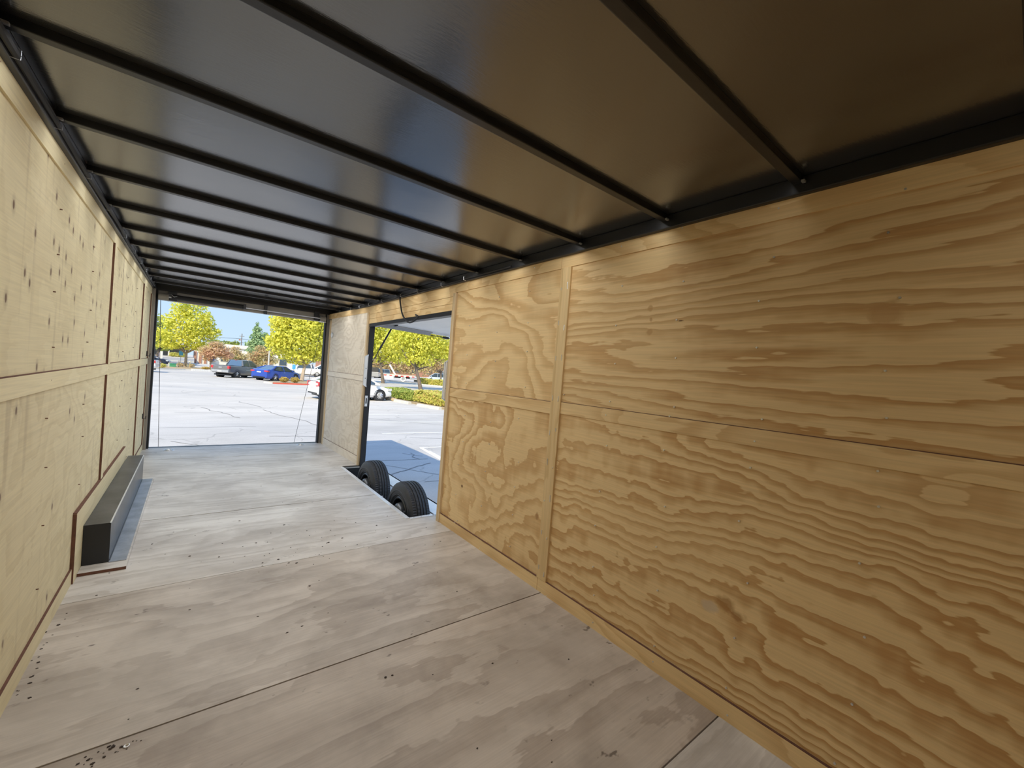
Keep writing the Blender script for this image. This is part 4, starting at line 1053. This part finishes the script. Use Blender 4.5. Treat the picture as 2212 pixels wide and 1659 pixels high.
def car(name, label, loc, deg, pnt, spec, group=None, scale=1.0, rims=None, plates=True):
    L, W = spec['L'], spec['W']; hw = W / 2; r = spec['r']; fx, rx = spec['wheels']
    t = empty(name, (loc[0], loc[1], gz(loc[1])), math.radians(deg)); t.scale = (scale,) * 3
    tag(t, label, spec.get('cat', 'car'), group)
    secs = [ringsec(x, zb, zt, hw * k * .90, hw * k, hw * k * k2) for (x, zb, zt, k, k2) in spec['body']]
    MB().loft(secs).build('body', pnt, t, smooth=.5)
    c = spec['cabin']     # xfb, xft, xrt, xrb, zb, zt
    xfb, xft, xrt, xrb, zb, zt = c; wb_, wt_ = hw * .93, hw * spec.get('tumble', .70)
    zr = spec.get('rear_zb', zb)
    # roof and pillars
    def bar(a, b, r1): return MB().tube([a, b], r1, 6)
    roof = MB().loft([[(x, yy * k, z) for yy, z in ((wt_, zt - .055), (wt_ - .10, zt - .012), (0, zt), (-wt_ + .10, zt - .012), (-wt_, zt - .055), (0, zt - .06))] for x, k in ((xft, .97), ((xft + xrt) / 2, 1.0), (xrt, .96))])
    roof.build('roof', pnt, t, smooth=.6)
    for s_ in (-1, 1):
        MB().tube([(xfb, s_ * wb_, zb), (xft, s_ * wt_ * .97, zt - .05)], [.05, .045], 6).build('pillar', pnt, t)
        MB().tube([(xrb, s_ * wb_, zr), (xrt, s_ * wt_ * .96, zt - .05)], [.09, .06], 6).build('pillar', pnt, t)
        for xm in spec['bpillar']: MB().tube([(xm, s_ * wb_, zb), (xm - .05, s_ * wt_, zt - .05)], [.035, .03], 5).build('pillar', pnt, t)
    # glazing, each pane its own piece with thickness
    def pane(nm, a, b, c_, d, off, mt='glass', grow=.0):
        A = [Vector(q) for q in (a, b, c_, d)]; n = (A[1] - A[0]).cross(A[3] - A[0]).normalized() * .012
        o_ = Vector(off)
        MB().hexa([p + o_ - n for p in A] + [p + o_ + n for p in A]).build(nm, M[mt], t)
    pane('windscreen', (xfb, -wb_ + .06, zb), (xfb, wb_ - .06, zb), (xft, wt_ - .05, zt - .05), (xft, -wt_ + .05, zt - .05), (.0, 0, 0), 'glass_sky')
    pane('rear_window', (xrb, wb_ - .12, zr), (xrb, -wb_ + .12, zr), (xrt, -wt_ + .09, zt - .05), (xrt, wt_ - .09, zt - .05), (-.0, 0, 0), 'glass_sky')
    cuts = [xfb] + list(spec['bpillar']) + [xrb]; top = [xft] + [q - .05 for q in spec['bpillar']] + [xrt]
    for s_ in (-1, 1):
        for i in range(len(cuts) - 1):
            a0, a1, b0, b1 = cuts[i] - .05, cuts[i + 1] + .05, top[i] - .04, top[i + 1] + .06
            pane('side_window', (a0, s_ * wb_, zb), (a1, s_ * wb_, zb if i < len(cuts) - 2 else zr), (b1, s_ * wt_, zt - .06), (b0, s_ * wt_, zt - .06), (0, -s_ * .012, 0))
    for s_ in (-1, 1):
        for i, x in enumerate((fx, rx)):
            yo = s_ * (hw - .10)
            w_ = empty('wheel', (x, yo, r), 0, t)
            MB().lathe([(-.10, r * .62), (-.11, r * .80), (-.095, r * .97), (-.06, r), (.06, r), (.095, r * .97), (.11, r * .80), (.10, r * .62)], (0, 0, 0), 'y', 28).build('tyre', M['tyre'], w_, smooth=True)
            rim = MB().lathe([(s_ * .085, r * .66), (s_ * .098, r * .60), (s_ * .05, r * .52), (s_ * .04, 0)], (0, 0, 0), 'y', 28)
            rim.build('rim', M['car_black'] if rims != 'white' else M['wheel_rim'], w_, smooth=True)
            sk = MB()
            for k in range(5 if rims != 'white' else 9):
                a = 2 * PI * k / (5 if rims != 'white' else 9) + .3
                sk.tube([(0, s_ * .095, 0), (r * .60 * math.cos(a), s_ * .09, r * .60 * math.sin(a))], [.055, .04], 5)
            sk.lathe([(s_ * .10, .08), (s_ * .11, .06), (s_ * .11, 0)], (0, 0, 0), 'y', 12)
            sk.build('spokes', M['wheel_rim'], w_)
            # dark wheel arch: a flat collar set into the flank
            arc = [2 * PI * k / 28 for k in range(29)]
            MB().lathe([(s_ * (hw - .30), r * 1.17), (s_ * (hw + .004), r * 1.17), (s_ * (hw + .004), r * 1.10), (s_ * (hw - .28), r * 1.06)], (x, 0, r), 'y', 28).build('wheel_arch', M['car_black'], t)
            MB().lathe([(s_ * (hw - .02), r * 1.12), (s_ * (hw - .01), 0)], (x, 0, r), 'y', 28).build('arch_shadow_gap', M['car_black'], t)
    MB().box(-L / 2 + .25, L / 2 - .25, -hw * .85, hw * .85, r * .55, r * .9).build('underbody', M['car_black'], t)
    for (nm, mt, x0, x1, y0, y1, z0, z1, both) in spec['bits']:
        for s_ in ((-1, 1) if both else (1,)):
            MB().box(x0, x1, min(s_ * y0, s_ * y1), max(s_ * y0, s_ * y1), z0, z1).build(nm, pnt if mt is None else M[mt], t, bevel=.012)
    return t

SEDAN = dict(L=4.88, W=1.84, r=.335, wheels=(1.44, -1.38), tumble=.66, bpillar=(-.15,), rear_zb=1.04,
    body=[(-2.44, .42, .80, .80, .96), (-2.40, .26, 1.00, .90, .95), (-2.15, .22, 1.08, .97, .93), (-1.7, .20, 1.06, 1.0, .92), (-.8, .18, .96, 1.0, .93), (.6, .18, .94, 1.0, .93), (1.2, .18, .93, 1.0, .92), (1.9, .20, .84, .97, .90), (2.3, .22, .72, .88, .90), (2.44, .30, .60, .76, .92)],
    cabin=(1.10, .30, -.95, -1.80, .93, 1.445),
    bits=[('tail_lamp', 'tail_red', -2.43, -2.18, .50, .90, .82, .96, True), ('licence_plate', 'plate', -2.455, -2.435, -.22, .22, .74, .86, False), ('rear_bumper_insert', 'car_black', -2.45, -2.35, -.62, .62, .26, .38, False),
          ('headlamp', 'lamp_clear', 2.10, 2.36, .52, .84, .60, .72, True), ('wing_mirror', None, .82, 1.00, .92, 1.08, .93, 1.06, True), ('door_handle', 'wheel_rim', -.28, -.10, .905, .93, .80, .83, True)])
PICKUP = dict(L=5.07, W=1.86, r=.36, wheels=(1.56, -1.52), tumble=.72, bpillar=(.20,), rear_zb=1.16, cat='pickup truck',
    body=[(-2.53, .52, 1.05, .94, .98), (-2.48, .44, 1.13, .97, .97), (-2.0, .36, 1.14, 1.0, .97), (-.8, .30, 1.14, 1.0, .97), (.8, .30, 1.12, 1.0, .96), (1.3, .30, 1.11, 1.0, .95), (2.2, .32, 1.06, .98, .94), (2.48, .36, .98, .90, .94), (2.53, .45, .80, .84, .96)],
    cabin=(1.28, .62, -.62, -.80, 1.12, 1.745),
    bits=[('tail_lamp', 'tail_red', -2.545, -2.36, .72, .93, .86, 1.10, True), ('licence_plate', 'plate', -2.60, -2.575, -.20, .20, .52, .64, False), ('rear_bumper', 'wheel_rim', -2.585, -2.42, -.86, .86, .50, .72, False), ('tailgate_emblem', 'wheel_rim', -2.54, -2.525, -.16, .16, .90, 1.0, False),
          ('bed_floor', 'car_black', -2.40, -.85, -.70, .70, 1.13, 1.146, False), ('wing_mirror', None, .98, 1.14, .94, 1.14, 1.12, 1.28, True), ('door_handle', 'wheel_rim', -.30, -.08, .915, .94, .98, 1.01, True), ('side_moulding', 'wheel_rim', -.35, .15, .925, .942, .74, .77, True), ('brake_lamp', 'tail_red', -.66, -.60, -.10, .10, 1.70, 1.735, False)])
HATCH = dict(L=4.48, W=1.76, r=.32, wheels=(1.32, -1.32), tumble=.64, bpillar=(0.0,), rear_zb=1.0,
    body=[(-2.24, .40, .86, .82, .96), (-2.18, .28, 1.02, .93, .94), (-1.7, .22, 1.05, 1.0, .92), (-.6, .20, .98, 1.0, .93), (.7, .20, .93, 1.0, .93), (1.4, .20, .86, .99, .90), (1.95, .22, .74, .92, .88), (2.16, .26, .64, .82, .90), (2.24, .34, .54, .70, .92)],
    cabin=(1.30, .35, -.9, -2.0, .95, 1.48),
    bits=[('tail_lamp', 'tail_red', -2.235, -1.93, .70, .865, .73, .96, True), ('tail_lamp_arm', 'tail_red', -2.25, -2.18, .44, .72, .90, .97, True), ('tail_lamp_arm', 'tail_red', -2.255, -2.18, .50, .72, .71, .77, True), ('licence_plate', 'plate', -2.26, -2.235, -.22, .22, .62, .74, False), ('trunk_seam', 'car_black', -2.215, -2.19, -.6, .6, .985, .998, False), ('headlamp', 'lamp_clear', 1.85, 2.14, .48, .80, .60, .74, True), ('wing_mirror', None, .95, 1.1, .9, 1.04, .95, 1.06, True), ('rear_bumper_insert', 'car_black', -2.25, -2.15, -.6, .6, .30, .36, False)])
VAN = dict(L=5.0, W=1.95, r=.36, wheels=(1.5, -1.5), tumble=.84, bpillar=(.4, -.8), rear_zb=1.1, cat='van',
    body=[(-2.5, .45, 1.05, .93, .98), (-2.42, .32, 1.12, .98, .97), (-1.0, .28, 1.10, 1.0, .97), (1.0, .28, 1.06, 1.0, .96), (1.7, .28, 1.0, .99, .94), (2.3, .30, .88, .92, .92), (2.5, .40, .70, .82, .92)],
    cabin=(1.95, .95, -2.3, -2.42, 1.05, 1.78),
    bits=[('tail_lamp', 'tail_red', -2.51, -2.40, .80, .95, .85, 1.10, True), ('licence_plate', 'plate', -2.53, -2.505, -.22, .22, .70, .82, False), ('headlamp', 'lamp_clear', 2.18, 2.42, .55, .86, .68, .84, True), ('wing_mirror', None, 1.45, 1.6, .98, 1.14, 1.05, 1.2, True), ('rear_bumper', 'car_black', -2.56, -2.45, -.85, .85, .38, .55, False)])
def at_wheel(p, deg, lx, ly):
    """centre of a vehicle whose wheel (lx, ly) stands at p"""
    a = math.radians(deg); return (p[0] - lx * math.cos(a) + ly * math.sin(a), p[1] - lx * math.sin(a) - ly * math.cos(a))
car('pickup_truck', 'grey crew-cab pickup seen from behind, left of the blue sedan', at_wheel((3.30, 47.4), 47, -1.52, -.83), 47, P_GREY, PICKUP)
car('sedan_car', 'blue sedan with a white number plate parked behind the red-kerbed island', at_wheel((6.20, 44.9), 43, -1.38, -.82), 43, P_BLUE, SEDAN)
car('sedan_car', 'white sedan with wrap-round red tail lamp, nose seen through the side doorway', (7.44, 24.8), 8, P_WHITE, HATCH, rims='white')
car('estate_car', 'dark blue car far off at the left edge of the ramp opening', (-4.95, 74.5), -8, P_BLACK, SEDAN)
car('pickup_truck', 'white pickup tail just showing beside the left post of the ramp opening', (-5.15, 51.3), 172, P_WHITE, PICKUP)
car('pickup_truck', 'white pickup far behind the red-kerbed island maple', (12.6, 63.5), 160, P_WHITE, PICKUP)
car('pickup_truck', 'white truck tail with a red stripe at the right edge of the ramp opening', (16.6, 68.5), 172, P_WHITE, VAN)
car('passenger_van', 'grey van with a blue windscreen behind the white sedan, left in the side doorway', (28.2, 78.5), -150, P_SILVER, VAN)
car('minivan', 'pale blue minivan across the road, right in the side doorway', (37.5, 71), 150, P_ICE, VAN)

# flatbed tow truck
tt = empty('flatbed_truck', (27.5, 66.0, gz(60)), math.radians(-25)); tag(tt, 'flatbed tow truck with red and white side rail and sloping tail deck', 'tow truck')
M['deck'] = plain('pale_deck_metal', (.68, .62, .50), .5, .2)
M['rail_red'] = plain('red_reflector', (.6, .05, .04), .4)
MB().box(-3.2, 2.4, -1.1, 1.1, .98, 1.10).build('deck', M['deck'], tt)
MB().hexa([(2.4, -1.1, .96), (6.2, -1.1, .08), (6.2, 1.1, .08), (2.4, 1.1, .96), (2.4, -1.1, 1.10), (6.2, -1.1, .18), (6.2, 1.1, .18), (2.4, 1.1, 1.10)]).build('tail_deck', M['wheel_rim'], tt)
for k in range(12):
    x0 = -3.0 + k * .45
    MB().box(x0, x0 + .40, -1.14, -1.10, .82, .97).build('side_rail', M['rail_red' if k % 2 else 'plate'], tt)
MB().box(-2.6, -1.0, -1.12, -.7, .30, .88).build('toolbox', M['plate'], tt)
MB().box(-.9, 1.6, -.5, .5, .55, .9).build('chassis', M['car_black'], tt)
MB().box(2.3, 3.4, -1.0, 1.0, .12, .45).build('tool_locker', M['car_black'], tt)
MB().box(1.6, 4.2, -1.08, -1.0, .42, .56).build('outrigger', M['wheel_rim'], tt)
for x_ in (.55, ):
    for s_ in (-1, 1):
        w_ = empty('wheel', (x_, s_ * .92, .46), 0, tt)
        MB().lathe([(-.12, .28), (-.13, .40), (-.10, .46), (.10, .46), (.13, .40), (.12, .28)], (0, 0, 0), 'y', 24).build('tyre', M['plate'] if s_ < 0 else M['tyre'], w_, smooth=True)
        MB().lathe([(s_ * .12, .28), (s_ * .05, .2), (s_ * .05, 0)], (0, 0, 0), 'y', 20).build('rim', M['wheel_rim'], w_)
MB().box(-5.6, -3.4, -1.0, 1.0, .5, 1.25).build('cab', P_SILVER, tt, bevel=.06)
MB().hexa([(-5.0, -.95, 1.25), (-3.5, -.95, 1.25), (-3.5, .95, 1.25), (-5.0, .95, 1.25), (-4.6, -.8, 2.0), (-3.6, -.8, 2.0), (-3.6, .8, 2.0), (-4.6, .8, 2.0)]).build('cab_roof', M['car_black'], tt)
MB().hexa([(-1.0, -.1, 1.1), (-.7, -.1, 1.1), (-.7, .1, 1.1), (-1.0, .1, 1.1), (-2.0, -.1, 2.7), (-1.7, -.1, 2.7), (-1.7, .1, 2.7), (-2.0, .1, 2.7)]).build('boom', M['plate'], tt)

# ---- buildings and street furniture
M['stucco'] = plain('cream_stucco', (.78, .74, .66), .9, var=.05, vscale=1)
M['brick'] = plain('brown_brick', (.42, .22, .15), .9, var=.2)
M['roof_grey'] = plain('grey_roofing', (.46, .44, .42), .9)
M['blue_sign'] = plain('blue_panel', (.03, .09, .38), .4)
M['blue_light'] = plain('pale_blue_sign', (.10, .42, .75), .4)
M['green_box'] = plain('green_cabinet_paint', (.06, .30, .15), .5)
bd = empty('building', (6.5, 102, gz(100))); tag(bd, 'long low cream building with brick piers and pale parapet behind the trees', 'building')
MB().box(-6.2, 11, 0, 10, 0, 3.6).build('wall', M['stucco'], bd)
MB().box(-6.5, 11.3, -.3, 10.3, 3.6, 4.25).build('parapet', M['stucco'], bd)
MB().prism([(-6.6, 0), (-4.0, 0), (-4.0, 2.6), (-5.3, 3.9), (-6.6, 2.6)], -1.6, -.05, 'y').build('entry_gable', M['stucco'], bd)
for x_ in (-6.5, -5.7, -4.9): MB().box(x_, x_ + .42, -1.75, -1.62, .0, 2.3).build('brick_pier', M['brick'], bd)
f_ = MB().box(-4.35, -3.1, -.2, -.05, .55, 2.0).build('window', M['plate'], bd); MB().box(-4.22, -3.22, -.24, -.2, .68, 1.85).build('pane', M['blue_sign'], f_)
for x_ in (-2.2, .4, 3.0, 5.6, 8.2):
    f_ = MB().box(x_, x_ + 1.5, -.12, -.02, .7, 2.3).build('window', M['header'], bd); MB().box(x_ + .1, x_ + 1.4, -.15, -.11, .8, 2.2).build('pane', M['glass'], f_)
b2 = empty('carport', (-5.2, 99.0, gz(100) + 1.08)); tag(b2, 'grey flat-roofed carport far behind the left maple', 'carport')
MB().box(-4.5, 4.2, 0, 6, 2.0, 2.55).build('roof', M['roof_grey'], b2)
MB().box(-4.5, 4.2, 5.7, 6, 0, 2.0).build('back_wall', M['header'], b2)
for x_ in (-4.2, -1.4, 1.4, 3.9): MB().box(x_, x_ + .2, .2, .4, 0, 2.0).build('post', M['stucco'], b2)
b3 = empty('building', (45, 120, gz(100))); tag(b3, 'low brown building behind the trees across the road', 'building')
MB().box(-16, 26, 0, 14, 0, 3.4).build('wall', M['brick'], b3)
MB().box(-16.5, 26.5, -.6, 14.5, 3.4, 4.0).build('roof', M['roof_grey'], b3)
for k in range(7):
    f_ = MB().box(-14 + k * 5.5, -12 + k * 5.5, -.12, -.02, .9, 2.3).build('window', M['plate'], b3); MB().box(-13.9 + k * 5.5, -12.1 + k * 5.5, -.15, -.11, 1.0, 2.2).build('pane', M['glass'], f_)
pw = empty('utility_pole', (8.75, 117, gz(110))); tag(pw, 'thin utility pole with cross wires above the cream building', 'utility pole')
MB().cyl((0, 0, 0), (0, 0, 7.4), .11, 8, .08).build('pole', M['bark_dark'], pw)
MB().box(-.5, .5, -.06, .06, 6.7, 6.8).build('crossarm', M['bark_dark'], pw)
MB().box(-.55, -.2, -.15, .1, 5.7, 6.05).build('transformer', M['brick'], pw)
for z_ in (6.15, 5.25): MB().tube([(-14, -1, z_ - .1), (-5, 0, z_ - .25), (0, 0, z_), (5, 0, z_ - .2), (14, 0, z_ + .2)], .035, 5).build('wire', M['black'], pw)
sl = empty('street_lamp', (7.62, 61, gz(60))); tag(sl, 'tall thin street lamp at the left edge of the right-hand maple', 'street lamp')
MB().cyl((0, 0, 0), (0, 0, 6.4), .10, 8, .06).build('pole', plain('pale_lamp_post', (.6, .6, .58), .5), sl)
MB().tube([(0, 0, 6.25), (.25, 0, 6.5), (.7, 0, 6.6)], .03, 6).build('arm', M['galv'], sl)
MB().box(.55, 1.0, -.1, .1, 6.56, 6.66).build('lamp_head', M['galv'], sl)
for (x, y, z, lab, s_) in ((-1.35, 70, 1.25, 'pale blue parking sign on a post beside the left maple trunk', 1.0), (10.4, 60, .62, 'blue parking sign on a post above the bonnet of the blue sedan', .9)):
    r_ = empty('parking_sign', (x, y, gz(y))); tag(r_, lab, 'sign')
    h_ = z - gz(y)
    MB().cyl((0, .03, 0), (0, .03, h_ + .2), .03, 6).build('post', M['galv'], r_)
    MB().box(-.22 * s_, .22 * s_, -.02, .0, h_ - .42, h_ + .18).build('panel', M['blue_light'] if s_ == 1 else M['blue_light'], r_)
gb = empty('utility_cabinet', (-2.0, 66.5, gz(60))); tag(gb, 'green utility cabinet in the planting strip left of the maple trunk', 'utility cabinet')
MB().box(-.30, .30, -.3, .3, 0, .46).build('body', M['green_box'], gb, bevel=.02); MB().box(-.33, .33, -.33, .33, .46, .52).build('lid', M['green_box'], gb, bevel=.02); MB().box(-.46, -.34, -.1, .1, 0, .55).build('side_post', M['kerb'], gb)
tag(MB().cyl((-.34, 68.5, gz(68)), (-.34, 68.5, gz(68) + .95), .10, 12).build('bollard', M['paint_white']), 'white bollard right of the left maple trunk', 'bollard')
bp_ = empty('guard_post', (-1.45, 67.0, gz(60))); tag(bp_, 'thin dark guard post with a cross rail beside the green cabinet', 'guard post')
MB().cyl((0, 0, 0), (0, 0, .95), .03, 6).build('post', M['bark_dark'], bp_); MB().cyl((-1.1, 0, .62), (1.0, 0, .62), .02, 6).build('rail', M['bark_dark'], bp_)
pl_ = empty('white_pylon', (-3.7, 77.2, gz(70))); tag(pl_, 'white sign pylon beside the dark tree trunk at the far left', 'pylon')
MB().box(-.18, .18, -.1, .1, 0, 1.9).build('column', M['paint_white'], pl_); MB().box(-.24, -.18, -.1, .1, .2, 1.7).build('edge_strip', plain('lilac_strip', (.5, .42, .6), .6), pl_)
rk = empty('road_kerb', (28, 60, gz(60))); tag(rk, 'pale kerb on the far side of the road beyond the hedges', 'kerb')
kerb_run(None, [(21.5, 66.5), (24.5, 60.5)], .14, .3, 'kerb', 'kerb_stone'); kerb_run(None, [(24.5, 60.5), (28.2, 52.6), (32.5, 44.5)], .14, .3, 'kerb', 'kerb_stone')
for o in [q for q in COL.objects if q.parent is None and q.name.startswith('kerb_stone')]:
    o.parent = rk; o.matrix_parent_inverse = Matrix.Translation(rk.location).inverted()
for (x, y, sx_, lab) in ((9.85, 25.1, .24, 'pale rock by the nose of the white sedan'), (9.85, 24.4, .2, 'tan rock between the white sedan and the wheel stop')):
    me = bpy.data.meshes.new('rock'); bm = bmesh.new(); bmesh.ops.create_icosphere(bm, subdivisions=2, radius=1)
    for v_ in bm.verts:
        v_.co *= 1 + rc.uniform(-.18, .18); v_.co.z *= .6; v_.co *= sx_
    bm.to_mesh(me); bm.free()
    o = link('garden_rock', me, M['kerb'] if sx_ > .25 else M['mulch']); o.location = (x, y, gz(y) + sx_ * .45); tag(o, lab, 'rock')
